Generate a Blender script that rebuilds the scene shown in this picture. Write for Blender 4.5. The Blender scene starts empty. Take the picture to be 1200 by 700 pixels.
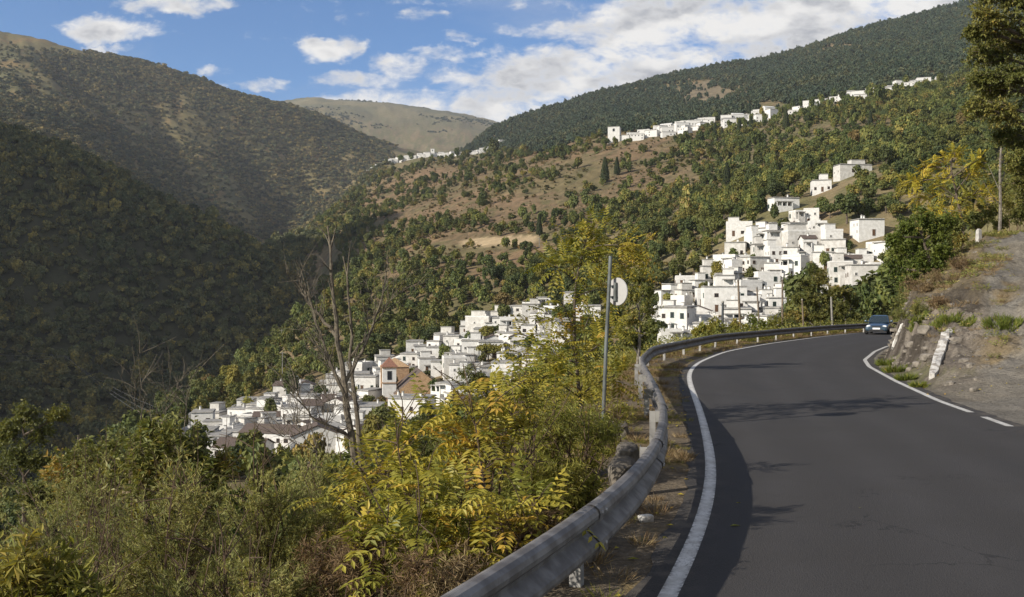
import bpy, math, random
import numpy as np
from mathutils import Vector, Matrix
R = math.radians
PI = math.pi
H, F, CX, HY = 2.4, 1100.0, 600.0, 355.0      # estimated eye height; focal length, centre column and horizon row as estimated image pixels
scene = bpy.context.scene
COL = scene.collection


def P(px, py, Y):
    """image pixel + chosen depth -> a world point"""
    return np.array([(px - CX) / F * Y, Y, H + (HY - py) / F * Y])


def sstep(a, b, x):
    t = np.clip((np.asarray(x, float) - a) / (b - a), 0, 1)
    return t * t * (3 - 2 * t)


# ------------------------------------------------------------------ mesh building
class MB:
    def __init__(s):
        s.v, s.t, s.n, s.fl, s.fc, s.fm = [], [], 0, [], [], []

    def add(s, v, f, mat=0, tint=0.5):
        v = np.asarray(v, float).reshape(-1, 3)
        s.v.append(v)
        s.t.append(np.broadcast_to(np.asarray(tint, float), (len(v),)))
        if isinstance(f, np.ndarray):
            s.fl.append((f + s.n).ravel())
            s.fc.append(np.full(len(f), f.shape[1]))
            s.fm.append(np.full(len(f), mat))
        else:
            for q in f:
                s.fl.append(np.asarray(q) + s.n)
                s.fc.append(np.array([len(q)]))
                s.fm.append(np.array([mat]))
        s.n += len(v)

    def box(s, c, d, mat=0, rz=0.0, tint=0.5, taper=(1, 1), jit=0.0, rs=None):
        x, y, z = d[0] / 2, d[1] / 2, d[2] / 2
        tx, ty = taper
        v = np.array([[-x, -y, -z], [x, -y, -z], [x, y, -z], [-x, y, -z], [-x * tx, -y * ty, z], [x * tx, -y * ty, z], [x * tx, y * ty, z], [-x * tx, y * ty, z]])
        if jit and rs is not None:
            v = v + rs.uniform(-jit, jit, v.shape)
        if rz:
            c_, s_ = math.cos(rz), math.sin(rz)
            v = np.c_[v[:, 0] * c_ - v[:, 1] * s_, v[:, 0] * s_ + v[:, 1] * c_, v[:, 2]]
        s.add(v + np.asarray(c, float), np.array([[0, 3, 2, 1], [4, 5, 6, 7], [0, 1, 5, 4], [1, 2, 6, 5], [2, 3, 7, 6], [3, 0, 4, 7]]), mat, tint)

    def tube(s, pts, rad, k=6, mat=0, tint=0.5, cap=True):
        pts = np.asarray(pts, float)
        n = len(pts)
        rad = np.broadcast_to(np.asarray(rad, float), (n,))
        tg = np.gradient(pts, axis=0)
        tg /= np.linalg.norm(tg, axis=1)[:, None] + 1e-9
        up = np.array([0, 0, 1.0]) if abs(tg[0][2]) < 0.9 else np.array([1.0, 0, 0])
        a = np.cross(tg, up)
        a /= np.linalg.norm(a, axis=1)[:, None] + 1e-9
        b = np.cross(tg, a)
        th = np.arange(k) * 2 * PI / k
        v = pts[:, None] + rad[:, None, None] * (np.cos(th)[None, :, None] * a[:, None] + np.sin(th)[None, :, None] * b[:, None])
        i = np.arange(n - 1)[:, None] * k
        j = np.arange(k)[None]
        j2 = (j + 1) % k
        f = np.stack([i + j, i + j2, i + k + j2, i + k + j], -1).reshape(-1, 4)
        s.add(v.reshape(-1, 3), f, mat, tint)
        if cap and k > 3:
            base = s.n - n * k
            s.fl.append(np.arange(k)[::-1] + base); s.fc.append(np.array([k])); s.fm.append(np.array([mat]))
            s.fl.append(np.arange(k) + base + (n - 1) * k); s.fc.append(np.array([k])); s.fm.append(np.array([mat]))

    def lathe(s, prof, c, k=10, mat=0, axis=2, tint=0.5):
        th = np.arange(k) * 2 * PI / k
        pr = np.asarray(prof, float)
        v = np.stack([pr[:, 0][:, None] * np.cos(th), pr[:, 0][:, None] * np.sin(th), np.repeat(pr[:, 1][:, None], k, 1)], -1)
        if axis == 0:
            v = v[..., [2, 0, 1]]
        elif axis == 1:
            v = v[..., [0, 2, 1]]
        n = len(pr)
        i = np.arange(n - 1)[:, None] * k
        j = np.arange(k)[None]
        j2 = (j + 1) % k
        f = np.stack([i + j, i + j2, i + k + j2, i + k + j], -1).reshape(-1, 4)
        s.add(v.reshape(-1, 3) + np.asarray(c, float), f, mat, tint)
        b = s.n - n * k
        s.fl.append(np.arange(k)[::-1] + b); s.fc.append(np.array([k])); s.fm.append(np.array([mat]))
        s.fl.append(np.arange(k) + b + (n - 1) * k); s.fc.append(np.array([k])); s.fm.append(np.array([mat]))

    def leaves(s, pos, d, nrm, L, W, tint, mat=0, fold=0.18):
        n = len(pos)
        d = d / (np.linalg.norm(d, axis=1)[:, None] + 1e-9)
        sd = np.cross(d, nrm)
        sd /= np.linalg.norm(sd, axis=1)[:, None] + 1e-9
        up = np.cross(sd, d)
        L = np.broadcast_to(L, (n,))[:, None]
        W = np.broadcast_to(W, (n,))[:, None]
        m = pos + d * L * 0.45 + up * W * fold
        v = np.stack([pos, m - sd * W * 0.5, pos + d * L - up * L * 0.06, m + sd * W * 0.5], 1).reshape(-1, 3)
        i = np.arange(n)[:, None] * 4
        f = np.concatenate([i + np.array([[0, 1, 2]]), i + np.array([[0, 2, 3]])])
        s.add(v, f, mat, np.repeat(np.broadcast_to(tint, (n,)), 4))

    def mesh(s, name, mats, smooth=False):
        me = bpy.data.meshes.new(name)
        if s.n:
            v = np.concatenate(s.v).astype(np.float32)
            fl = np.concatenate(s.fl).astype(np.int32)
            fc = np.concatenate(s.fc).astype(np.int32)
            fm = np.concatenate(s.fm).astype(np.int32)
            me.vertices.add(len(v)); me.vertices.foreach_set('co', v.ravel())
            me.loops.add(len(fl)); me.loops.foreach_set('vertex_index', fl)
            me.polygons.add(len(fc))
            me.polygons.foreach_set('loop_start', np.concatenate([[0], np.cumsum(fc)[:-1]]).astype(np.int32))
            me.polygons.foreach_set('material_index', fm)
            me.polygons.foreach_set('use_smooth', np.full(len(fc), bool(smooth)))
            at = me.attributes.new('tint', 'FLOAT', 'POINT')
            at.data.foreach_set('value', np.concatenate(s.t).astype(np.float32))
            me.update(calc_edges=True)
        for m in (mats if isinstance(mats, (list, tuple)) else [mats]):
            me.materials.append(m)
        return me

    def build(s, name, mats, parent=None, smooth=False, **k):
        return link(name, s.mesh(name, mats, smooth), parent, **k)


def link(name, data, parent=None, label=None, cat=None, group=None, kind=None, loc=None, rz=None):
    o = bpy.data.objects.new(name, data)
    COL.objects.link(o)
    if parent is not None:
        o.parent = parent
    if loc is not None:
        o.location = [float(q) for q in loc]
    if rz is not None:
        o.rotation_euler = (0, 0, float(rz))
    tag(o, label, cat, group, kind)
    return o


def tag(o, label=None, cat=None, group=None, kind=None):
    if label: o['label'] = label
    if cat: o['category'] = cat
    if group: o['group'] = group
    if kind: o['kind'] = kind
    return o


def thing(name, label, cat, loc=(0, 0, 0), rz=0.0, group=None):
    return link(name, None, None, label, cat, group, None, loc, rz)


def copy_tree(o, parent=None):
    c = o.copy()
    COL.objects.link(c)
    if parent is not None:
        c.parent = parent
    for ch in list(o.children):
        copy_tree(ch, c)
    return c


# ------------------------------------------------------------------ noise
def vnoise(x, y, seed=0):
    xi, yi = np.floor(x).astype(np.int64), np.floor(y).astype(np.int64)
    fx, fy = x - xi, y - yi
    fx = fx * fx * (3 - 2 * fx); fy = fy * fy * (3 - 2 * fy)

    def h(a, b):
        n = (a * 374761393 + b * 668265263 + seed * 1442695041) & 0xFFFFFFFF
        n = ((n ^ (n >> 13)) * 1274126177) & 0xFFFFFFFF
        return ((n ^ (n >> 16)) & 0xFFFF) / 65535.0
    return (h(xi, yi) * (1 - fx) + h(xi + 1, yi) * fx) * (1 - fy) + (h(xi, yi + 1) * (1 - fx) + h(xi + 1, yi + 1) * fx) * fy


def fbm(x, y, seed=0, o=4):
    s, a, t = 0, 1.0, 0
    for i in range(o):
        s = s + a * vnoise(x * 2 ** i + 17.3 * i, y * 2 ** i - 9.1 * i, seed + i)
        t += a
        a *= 0.5
    return s / t - 0.5


# ------------------------------------------------------------------ materials
def mat(name, base=(0.5, 0.5, 0.5), rough=0.8, metal=0.0, spec=0.3):
    m = bpy.data.materials.new(name)
    m.use_nodes = True
    b = m.node_tree.nodes['Principled BSDF']
    b.inputs['Base Color'].default_value = (*base, 1)
    b.inputs['Roughness'].default_value = rough
    b.inputs['Metallic'].default_value = metal
    b.inputs['Specular IOR Level'].default_value = spec
    return m


class NT:
    """short hand for a node tree"""
    def __init__(s, tree):
        s.t, s.n, s.l = tree, tree.nodes, tree.links

    def set(s, sock, v):
        if v is None:
            return
        if hasattr(v, 'is_linked') or hasattr(v, 'links'):
            s.l.new(v, sock)
        else:
            if isinstance(v, (tuple, list)) and len(v) == 3 and sock.type == 'RGBA':
                v = (*v, 1)
            sock.default_value = v

    def m(s, op, a, b=None, c=None, clamp=False):
        n = s.n.new('ShaderNodeMath'); n.operation = op; n.use_clamp = clamp
        for i, v in enumerate((a, b, c)):
            s.set(n.inputs[i], v)
        return n.outputs[0]

    def mr(s, v, a, b, c=0.0, d=1.0, smooth=True):
        n = s.n.new('ShaderNodeMapRange')
        n.interpolation_type = 'SMOOTHSTEP' if smooth else 'LINEAR'
        for i, q in enumerate((v, a, b, c, d)):
            s.set(n.inputs[i], q)
        return n.outputs[0]

    def mix(s, f, a, b, mode='MIX'):
        n = s.n.new('ShaderNodeMix'); n.data_type = 'RGBA'; n.blend_type = mode
        s.set(n.inputs[0], f); s.set(n.inputs[6], a); s.set(n.inputs[7], b)
        return n.outputs[2]

    def noise(s, vec, scale, detail=4.0, rough=0.55, col=False, dist=0.0):
        n = s.n.new('ShaderNodeTexNoise')
        s.set(n.inputs['Vector'], vec)
        n.inputs['Scale'].default_value = scale
        n.inputs['Detail'].default_value = detail
        n.inputs['Roughness'].default_value = rough
        n.inputs['Distortion'].default_value = dist
        return n.outputs['Color' if col else 'Fac']

    def coord(s, which='Object'):
        return s.n.new('ShaderNodeTexCoord').outputs[which]

    def attr(s, name, out='Color'):
        n = s.n.new('ShaderNodeAttribute'); n.attribute_name = name
        return n.outputs[out]

    def mapping(s, vec, scale=(1, 1, 1), loc=(0, 0, 0)):
        n = s.n.new('ShaderNodeMapping')
        s.set(n.inputs[0], vec); n.inputs['Scale'].default_value = scale; n.inputs['Location'].default_value = loc
        return n.outputs[0]

    def ramp(s, f, stops):
        n = s.n.new('ShaderNodeValToRGB')
        e = n.color_ramp.elements
        while len(e) < len(stops):
            e.new(0.5)
        for q, (p, c) in zip(e, stops):
            q.position = p; q.color = (*c, 1)
        s.set(n.inputs[0], f)
        return n.outputs[0]

    def bump(s, h, strength=0.5, dist=0.1):
        n = s.n.new('ShaderNodeBump')
        n.inputs['Strength'].default_value = strength; n.inputs['Distance'].default_value = dist
        s.set(n.inputs['Height'], h)
        return n.outputs[0]


def noisy(name, c1, c2, scale, rough=0.85, bump=0.0, bdist=0.02, metal=0.0, detail=5, world=False, spec=0.3, contrast=(0.35, 0.65)):
    m = mat(name, c1, rough, metal, spec)
    t = NT(m.node_tree)
    b = t.n['Principled BSDF']
    co = t.n.new('ShaderNodeNewGeometry').outputs['Position'] if world else t.coord()
    f = t.noise(co, scale, detail)
    t.set(b.inputs['Base Color'], t.mix(t.mr(f, *contrast), c1, c2))
    if bump:
        t.set(b.inputs['Normal'], t.bump(t.noise(co, scale * 3, 6), bump, bdist))
    return m


def leafmat(name, stops, trans=0.35, var=0.25, rough=0.6, patch=None, gain=1.25):
    """foliage: leaf colour from the per-leaf 'tint', a little variation from plant to plant"""
    m = bpy.data.materials.new(name)
    m.use_nodes = True
    t = NT(m.node_tree)
    b = t.n['Principled BSDF']
    oi = t.n.new('ShaderNodeObjectInfo')
    f = t.attr('tint', 'Fac')
    if patch:
        pn = t.noise(oi.outputs['Location'], patch, 2.0)
        f = t.m('ADD', f, t.m('MULTIPLY', t.m('SUBTRACT', pn, 0.5), 1.0))
    f = t.m('ADD', f, t.m('MULTIPLY', t.m('SUBTRACT', oi.outputs['Random'], 0.5), var * 1.6), clamp=True)
    c = t.ramp(f, [(p_, (min(.6, r_ * gain * 1.04), g_ * gain, b_ * gain * .92)) for p_, (r_, g_, b_) in stops])
    hs = t.n.new('ShaderNodeHueSaturation')
    t.set(hs.inputs['Color'], c)
    r2 = t.m('FRACT', t.m('MULTIPLY', oi.outputs['Random'], 7.31))
    t.set(hs.inputs['Value'], t.mr(r2, 0, 1, 1 - var, 1 + var, False))
    c = hs.outputs[0]
    t.set(b.inputs['Base Color'], c)
    b.inputs['Roughness'].default_value = rough
    b.inputs['Specular IOR Level'].default_value = 0.25
    if trans:
        tr = t.n.new('ShaderNodeBsdfTranslucent')
        t.set(tr.inputs[0], t.mix(1.0, c, (1.0, 0.95, 0.45), 'MULTIPLY'))
        mx = t.n.new('ShaderNodeMixShader')
        mx.inputs[0].default_value = trans
        t.l.new(b.outputs[0], mx.inputs[1]); t.l.new(tr.outputs[0], mx.inputs[2])
        t.l.new(mx.outputs[0], t.n['Material Output'].inputs['Surface'])
    return m


# ------------------------------------------------------------------ the road line (world metres)
LX = np.array([-3.9, -1.6, -0.4, .55, 1.36, 1.81, 2.37, 2.905, 3.345, 4.22, 5.26, 6.05, 7.45, 10.53, 15.0, 21.6, 28.1, 36, 46, 58, 72])
LY = np.array([-6, 0, 3, 5.5, 7.88, 9.26, 11.23, 13.54, 16.0, 21.1, 27.8, 32.2, 37.7, 46.3, 55, 66, 75.4, 84.5, 92.5, 98, 101])
RX_ = np.array([6.2, 7.2, 8.3, 9.0, 9.63, 10.44, 11.74, 13.4, 14.8, 17.9, 20.6, 27.3, 33.8, 42, 51, 62, 74])
RY_ = np.array([-6, 0, 8, 13, 17.96, 22.96, 28.7, 35.2, 39.4, 46.3, 51.6, 62, 71, 80, 87, 92, 95])
GX = np.array([-4.7, -2.6, -1.5, -.39, .63, 1.42, 2.05, 2.59, 3.2, 3.9, 5.5, 11.0, 18.6, 24.8, 33, 43.5, 56])
GY = np.array([-4, 0.8, 3, 5.42, 7.7, 10.1, 12.9, 16.3, 22, 28.8, 36.8, 50.5, 63, 72, 81.7, 90.5, 97.5])


def spline(x, y, n=400, smooth=5):
    s = np.concatenate([[0], np.cumsum(np.hypot(np.diff(x), np.diff(y)))])
    t = np.linspace(0, s[-1], n)
    a, b = np.interp(t, s, x), np.interp(t, s, y)
    k = np.exp(-0.5 * (np.arange(-15, 16) / smooth) ** 2); k /= k.sum()
    # pad by reflection about the end points so that the ends stay put
    pa = np.r_[2 * a[0] - a[15:0:-1], a, 2 * a[-1] - a[-2:-17:-1]]
    pb = np.r_[2 * b[0] - b[15:0:-1], b, 2 * b[-1] - b[-2:-17:-1]]
    return np.c_[np.convolve(pa, k, 'valid'), np.convolve(pb, k, 'valid')]


LLINE = spline(LX, LY, 500, 7)
RLINE = spline(RX_, RY_, 500, 7)
RAIL = spline(GX, GY, 500, 6)
xl = lambda Y: np.interp(Y, LLINE[:, 1], LLINE[:, 0])
xr = lambda Y: np.interp(Y, RLINE[:, 1], RLINE[:, 0])
xg = lambda Y: np.interp(Y, RAIL[:, 1], RAIL[:, 0])
# ------------------------------------------------------------------ terrain: one height field from the verge to the far mountains
NX = np.array([-2300, -1700, -1300, -900, -500, -200, 0, 50, 100, 150, 200, 240, 270, 300, 325, 345, 370, 400, 440, 500, 540, 570, 600, 650, 700, 760, 800, 850, 900, 950, 1000, 1050, 1100, 1200, 1400, 1900, 3000], float)


def Z_(Y, *pairs):
    a = np.array(pairs, float)
    return Y, np.interp(NX, a[:, 0], a[:, 1])


def V_(Y, *pairs):
    a = np.array(pairs, float)
    return Y, H + (HY - np.interp(NX, a[:, 0], a[:, 1])) / F * Y


KN = [
    Z_(60, (-2300, -24), (0, -24), (400, -18), (600, -9), (700, -5), (800, -1.5), (900, -.5), (1000, 0), (1200, 7), (1400, 18), (3000, 70)),
    Z_(125, (-2300, -50), (0, -46), (400, -38), (600, -24), (700, -15), (800, -10), (900, -7), (1000, -3), (1100, 6), (1200, 17), (1400, 30), (3000, 90)),
    V_(250, (-2300, 650), (0, 620), (100, 590), (200, 540), (300, 545), (400, 530), (500, 510), (600, 480), (700, 440), (800, 402), (900, 394), (1000, 380), (1100, 350), (1300, 270), (3000, 0)),
    V_(400, (-2300, -450), (-1300, -50), (-900, 140), (-500, 410), (-200, 590), (0, 640), (100, 560), (200, 484), (250, 476), (300, 461), (400, 431), (500, 401), (600, 374), (700, 340), (800, 292), (850, 268), (900, 243), (950, 236), (1000, 214), (1100, 190), (1300, 150), (3000, -100)),  # from here the far-left image columns hold an added unseen ridge shading the spur
    V_(600, (-2300, -800), (-1300, -740), (-900, -430), (-500, -10), (-200, 390), (0, 560), (150, 540), (200, 490), (240, 467), (270, 444), (300, 420), (345, 382), (400, 345), (500, 305), (600, 285), (700, 262), (800, 235), (900, 200), (1000, 172), (1100, 150), (1300, 110), (3000, -150)),
    V_(790, (-2300, -560), (-1300, -480), (-900, -370), (-500, -105), (-200, 215), (0, 380), (100, 410), (200, 470), (300, 475), (345, 440), (370, 400), (400, 335), (440, 300), (500, 268), (600, 238), (700, 214), (800, 188), (900, 166), (1000, 140), (1100, 122), (1300, 80), (3000, -200)),
    V_(1050, (-2300, -280), (-1300, -235), (-900, -140), (-500, 0), (-200, 95), (0, 153), (50, 166), (100, 180), (150, 212), (200, 240), (240, 257), (270, 272), (300, 292), (325, 312), (345, 338), (370, 345), (400, 292), (440, 262), (500, 236), (570, 212), (600, 200), (700, 168), (720, 164), (780, 156), (830, 149), (870, 141), (905, 134), (945, 128), (980, 116), (1050, 103), (1110, 94), (1300, 55), (3000, -250)),
    V_(1500, (-2300, -100), (-900, 0), (-500, 80), (0, 168), (100, 198), (200, 258), (270, 290), (300, 306), (320, 291), (345, 276), (370, 260), (400, 244), (440, 224), (500, 205), (570, 192), (600, 184), (700, 152), (800, 133), (900, 108), (1000, 84), (1100, 62), (1300, 20), (3000, -250)),
    V_(2000, (-2300, -90), (-900, -20), (0, 128), (100, 163), (200, 226), (300, 290), (345, 305), (370, 285), (400, 240), (432, 197), (470, 189), (500, 182), (520, 179), (570, 178), (600, 168), (700, 130), (800, 107), (900, 87), (1000, 58), (1100, 34), (1300, -10), (3000, -220)),
    V_(2600, (-2300, -90), (-900, -30), (0, 82), (100, 113), (200, 163), (300, 214), (345, 240), (400, 236), (440, 215), (500, 198), (540, 186), (570, 157), (600, 146), (650, 133), (700, 118), (760, 102), (800, 93), (850, 85), (900, 77), (950, 64), (1000, 49), (1050, 38), (1100, 25), (1140, 14), (1300, -20), (3000, -200)),
    V_(3300, (-2300, -80), (-900, -60), (-300, -5), (0, 37), (50, 45), (95, 58), (150, 72), (220, 90), (300, 112), (355, 126), (400, 148), (440, 165), (490, 179), (540, 195), (600, 200), (700, 170), (1100, 90), (3000, 0)),
    V_(4300, (-2300, 60), (0, 100), (355, 165), (440, 185), (600, 200), (1100, 150), (3000, 100)),
    V_(7000, (-2300, 160), (200, 140), (340, 130), (362, 124), (385, 129), (405, 127), (430, 128), (470, 135), (500, 138), (535, 143), (575, 149), (620, 157), (700, 170), (3000, 200)),
    V_(9000, (-2300, 200), (600, 190), (3000, 230)),
]
KY = np.log(np.array([k[0] for k in KN]))
KZ = np.array([k[1] for k in KN])                     # (features, image columns)

gu = np.unique(np.concatenate([np.linspace(-2.6, -0.62, 60), np.linspace(-0.62, 0.62, 720), np.linspace(0.62, 1.6, 50)]))
gY = np.exp(np.unique(np.concatenate([np.linspace(0, math.log(5), 30), np.linspace(math.log(5), math.log(70), 380), np.linspace(math.log(70), math.log(9000), 400)])))


def pchip(X, Yv, x):
    """monotone cubic through (X, Yv[k, col]) at x"""
    h = np.diff(X)[:, None]
    dl = np.diff(Yv, axis=0) / h
    d = np.zeros_like(Yv)
    w1, w2 = 2 * h[1:] + h[:-1], h[1:] + 2 * h[:-1]
    same = dl[:-1] * dl[1:] > 0
    with np.errstate(divide='ignore', invalid='ignore'):
        hm = (w1 + w2) / (w1 / dl[:-1] + w2 / dl[1:])
    d[1:-1] = np.where(same, hm, 0)
    d[0], d[-1] = dl[0], dl[-1]
    k = np.clip(np.searchsorted(X, x) - 1, 0, len(X) - 2)
    hh = (X[k + 1] - X[k])[:, None]
    t = ((x - X[k])[:, None]) / hh
    return ((2 * t**3 - 3 * t**2 + 1) * Yv[k] + (t**3 - 2 * t**2 + t) * hh * d[k] + (-2 * t**3 + 3 * t**2) * Yv[k + 1] + (t**3 - t**2) * hh * d[k + 1])


kz = np.array([np.interp(gu, (NX - CX) / F, row) for row in KZ])
ker = np.exp(-0.5 * (np.arange(-14, 15) / 5.0) ** 2); ker /= ker.sum()
kz = np.array([np.convolve(np.pad(r, 14, 'edge'), ker, 'valid') for r in kz])
farz = pchip(KY, kz, np.log(np.maximum(gY, 60)))       # rows = distance, cols = image column
GU, GYY = np.meshgrid(gu, gY)
GXX = GU * GYY
PXg = CX + F * GU
# relief: gullies and knolls that grow with distance, terraces on the sunny slope
rid = np.abs(fbm((GXX * .80 + GYY * .60) / 260, (GYY * .80 - GXX * .60) / 1500, 15, 4)) * 2.4 - .4
amp = np.clip(GYY * 0.0085, 0, 26) * sstep(430, 700, GYY) + 0.8 * sstep(90, 150, GYY)
gul = np.abs(fbm(GXX / 330 + GYY / 900, GYY / 700 - GXX / 1500, 3, 4)) * 2.2 - 0.45
rel = fbm(GXX / 160, GYY / 160, 5, 5) * 1.5
left = sstep(470, 330, PXg)
farz = farz + amp * (rel + (gul * .35 + (gul * .4 + rid * 3.2 * sstep(3150, 2500, GYY)) * left) * sstep(700, 1500, GYY))
farz = farz + sstep(500, 900, GYY) * fbm(GXX / 45, GYY / 45, 9, 3) * np.clip(GYY * 0.004, 0, 9)
tstep = 5.0
terr = farz / tstep + fbm(GXX / 140, GYY / 140, 12, 3) * 4
saw = (terr - np.floor(terr))
tz = sstep(480, 560, GYY) * sstep(1250, 1050, GYY) * sstep(400, 460, PXg)
farz = farz + tz * (sstep(0.62, 1.0, saw) - saw) * tstep * 0.7 * sstep(-.12, .15, fbm(GXX / 90, GYY / 90, 14, 3))

# the near ground, measured from the road
dl_ = np.gradient(xl(gY), gY)
cosL = (1 / np.sqrt(1 + dl_**2))[:, None]
TL = (xl(gY)[:, None] - GXX) * cosL                     # metres left of the left line
eL = ((xl(gY) - xg(gY)) * cosL[:, 0] + 0.55)[:, None]   # edge of the level verge, behind the rail
q = np.maximum(TL - eL, 0)
drop = 0.6 * (np.sqrt(np.minimum(q, 22)**2 + 0.5) - 0.70711) + 0.3 * np.maximum(q - 22, 0)
zl = -drop + np.minimum(q, 3) / 3 * fbm(GXX / 2.2, GYY / 2.2, 21, 4) * 0.7
# right hand sections: (X, z) at stations along Y
SEC = {
    -2: [(7.0, 0), (9.0, 0), (10, 0), (11, 0), (16, .2), (27, 3), (85, 32)],
    18: [(9.9, 0), (11, 0), (11.6, 0.0), (12.4, 0.02), (18, .3), (29, 4), (88, 36)],
    24: [(10.8, 0), (11.5, 0), (11.9, 0.04), (12.4, .08), (19, .75), (30, 5.5), (90, 39)],
    26: [(11.3, 0), (11.9, .02), (12.3, .18), (12.9, .34), (20, 1.1), (30, 6), (91, 40)],
    30: [(12.2, 0), (12.9, .05), (13.7, .75), (15.1, 1.17), (21, 1.9), (31, 7), (92, 42)],
    33: [(13.0, 0), (13.8, .05), (14.7, 1.25), (16.7, 1.85), (22, 2.5), (32, 8), (93, 43)],
    38: [(14.5, 0), (15.3, .05), (16.4, 2.0), (19.1, 3.26), (24, 3.8), (34, 10), (95, 45)],
    43: [(16.6, 0), (17.4, .05), (18.5, 2.9), (21.5, 4.5), (26, 5.0), (36, 11.5), (97, 47)],
    50: [(20.2, 0), (21.0, .05), (22.3, 3.8), (25.7, 5.9), (30, 6.3), (41, 13), (100, 50)],
    60: [(26.2, 0), (27.1, .05), (28.6, 4.4), (32, 6.7), (37, 7.4), (47, 14), (106, 53)],
    75: [(38, 0), (39, .05), (41, 4.6), (45, 7.4), (50, 9), (60, 16), (116, 58)],
    95: [(74, 0), (75, .05), (77, 4.6), (81, 8), (86, 10), (96, 18), (150, 66)],
}
sk = np.array(sorted(SEC))
sa = np.array([SEC[k] for k in sk], float)              # stations, points, 2
zr = np.zeros_like(GXX)
for i, Y in enumerate(gY):
    if Y > 140:
        break
    xs = np.array([np.interp(Y, sk, sa[:, j, 0]) for j in range(7)])
    zs = np.array([np.interp(Y, sk, sa[:, j, 1]) for j in range(7)])
    shift = xr(Y) - xs[0] if Y < 95 else 0
    zr[i] = np.interp(GXX[i], xs + shift * np.array([1, 1, 1, .7, .3, 0, 0]), zs)
bank = sstep(0.05, 0.8, zr)
lay = zr * 2.6 + GXX * .35 + fbm(GXX / 3, GYY / 3, 38, 3) * 2
lay = np.abs(lay - np.floor(lay) - .5) * 2
zr = zr + bank * sstep(3.4, 1.6, zr) * sstep(22, 27, GYY) * (lay - .5) * .28
zr = zr + bank * (fbm(GXX / 1.1, GYY / 1.8, 33, 6) * 0.85 + fbm(GXX / 6, GYY / 6, 35, 3) * 0.9) * sstep(20, 27, GYY)
zn = np.where(TL > 0, zl, zr)
# on the road itself nothing moves
roadzone = (TL <= eL) & (zr < 0.02) & (GYY < 100.5)
zn = np.where(roadzone, 0, zn)
w = sstep(72, 122, GYY) * np.where(TL > 0, sstep(0.5, 9, q), sstep(0.02, 1.0, zr))
w = np.where(GYY > 100.5, np.maximum(w, sstep(100.5, 112, GYY)), w)
w = np.where(roadzone, 0, w)
GZ = zn * (1 - w) + farz * w
GZ = np.where(roadzone, -0.012, GZ + 0.02 * (fbm(GXX / .35, GYY / .35, 41, 3)) * np.clip(q * 2, 0, 1) * (GYY < 80))


def ground(x, y):
    """height of the ground at a point"""
    x = np.asarray(x, float); y = np.asarray(y, float)
    u = x / y
    i = np.clip(np.searchsorted(gY, y) - 1, 0, len(gY) - 2)
    j = np.clip(np.searchsorted(gu, u) - 1, 0, len(gu) - 2)
    a = np.clip((y - gY[i]) / (gY[i + 1] - gY[i]), 0, 1)
    b = np.clip((u - gu[j]) / (gu[j + 1] - gu[j]), 0, 1)
    return (GZ[i, j] * (1 - b) + GZ[i, j + 1] * b) * (1 - a) + (GZ[i + 1, j] * (1 - b) + GZ[i + 1, j + 1] * b) * a


def onground(px, Y):
    x = (px - CX) / F * Y
    return np.array([x, Y, float(ground(x, Y))])


# what the eye can reach (with a margin), so that nothing is planted where no step aside would show it
PYg = HY - (GZ - H) / GYY * F
runmin = np.minimum.accumulate(PYg, axis=0)
prev = np.vstack([np.full((1, PYg.shape[1]), 2000.0), runmin[:-1]])
SEEN = PYg < prev + np.clip(14 * 600 / GYY, 3, 40)

# land colours
def blend(c, w, col):
    return c * (1 - w[..., None]) + np.asarray(col, float) * w[..., None]


n1 = fbm(GXX / 60, GYY / 60, 51, 5); n2 = fbm(GXX / 14, GYY / 14, 53, 4); n3 = fbm(GXX / 240, GYY / 240, 55, 4)
C = np.zeros(GXX.shape + (3,)) + np.array([.17, .125, .07])
C = blend(C, sstep(-.12, .15, n1), (.18, .145, .08))
C = blend(C, sstep(-.1, .08, n2) * .75 * (PXg > 380), (.105, .10, .045))
C = blend(C, sstep(.02, .2, n2) * .7, (.15, .135, .06))
C = blend(C, sstep(430, 380, PXg) * sstep(1300, 1600, GYY), (.15, .125, .058))       # the big left mountain: dry gold grass
C = blend(C, sstep(.0, .18, n3) * sstep(430, 380, PXg) * sstep(1300, 1600, GYY) * .8, (.085, .085, .042))
C = blend(C, sstep(.06, .2, n1) * sstep(430, 380, PXg) * sstep(1300, 1600, GYY) * .6, (.20, .125, .055))
C = blend(C, sstep(5000, 6000, GYY), (.17, .145, .08))
C = blend(C, sstep(-.05, .12, n3) * sstep(5000, 6000, GYY) * .75, (.095, .095, .055))
brown = sstep(470, 520, GYY) * sstep(1900, 1500, GYY) * sstep(385, 430, PXg) * sstep(850, 740, PXg + (PYg - 200) * 1.0)
C = blend(C, brown * .8, (.185, .122, .07))
C = blend(C, brown * sstep(.0, .16, n1) * .7, (.135, .115, .055))
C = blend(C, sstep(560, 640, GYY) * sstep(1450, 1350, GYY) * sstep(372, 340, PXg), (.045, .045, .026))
riser = sstep(.5, .8, saw) * tz * sstep(-.12, .15, fbm(GXX / 90, GYY / 90, 14, 3) + .06)
C = blend(C, riser * .75, (.085, .07, .038))
C = blend(C, brown * sstep(.06, .2, n2) * .8, (.10, .09, .042))
field = np.exp(-((PXg - 585) / 46)**4) * np.exp(-((PYg - (283 - (PXg - 585) * .06)) / 5.5)**4) * (GYY > 400) * (GYY < 1000)
C = blend(C, sstep(.2, .6, field), (.36, .27, .16))
rock = np.exp(-(((PXg - 835) / 45)**2 + ((PYg - 110) / 18)**2)) * (GYY > 1100) * (GYY < 2500)
C = blend(C, sstep(.3, .7, rock + n1), (.17, .135, .085))
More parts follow.
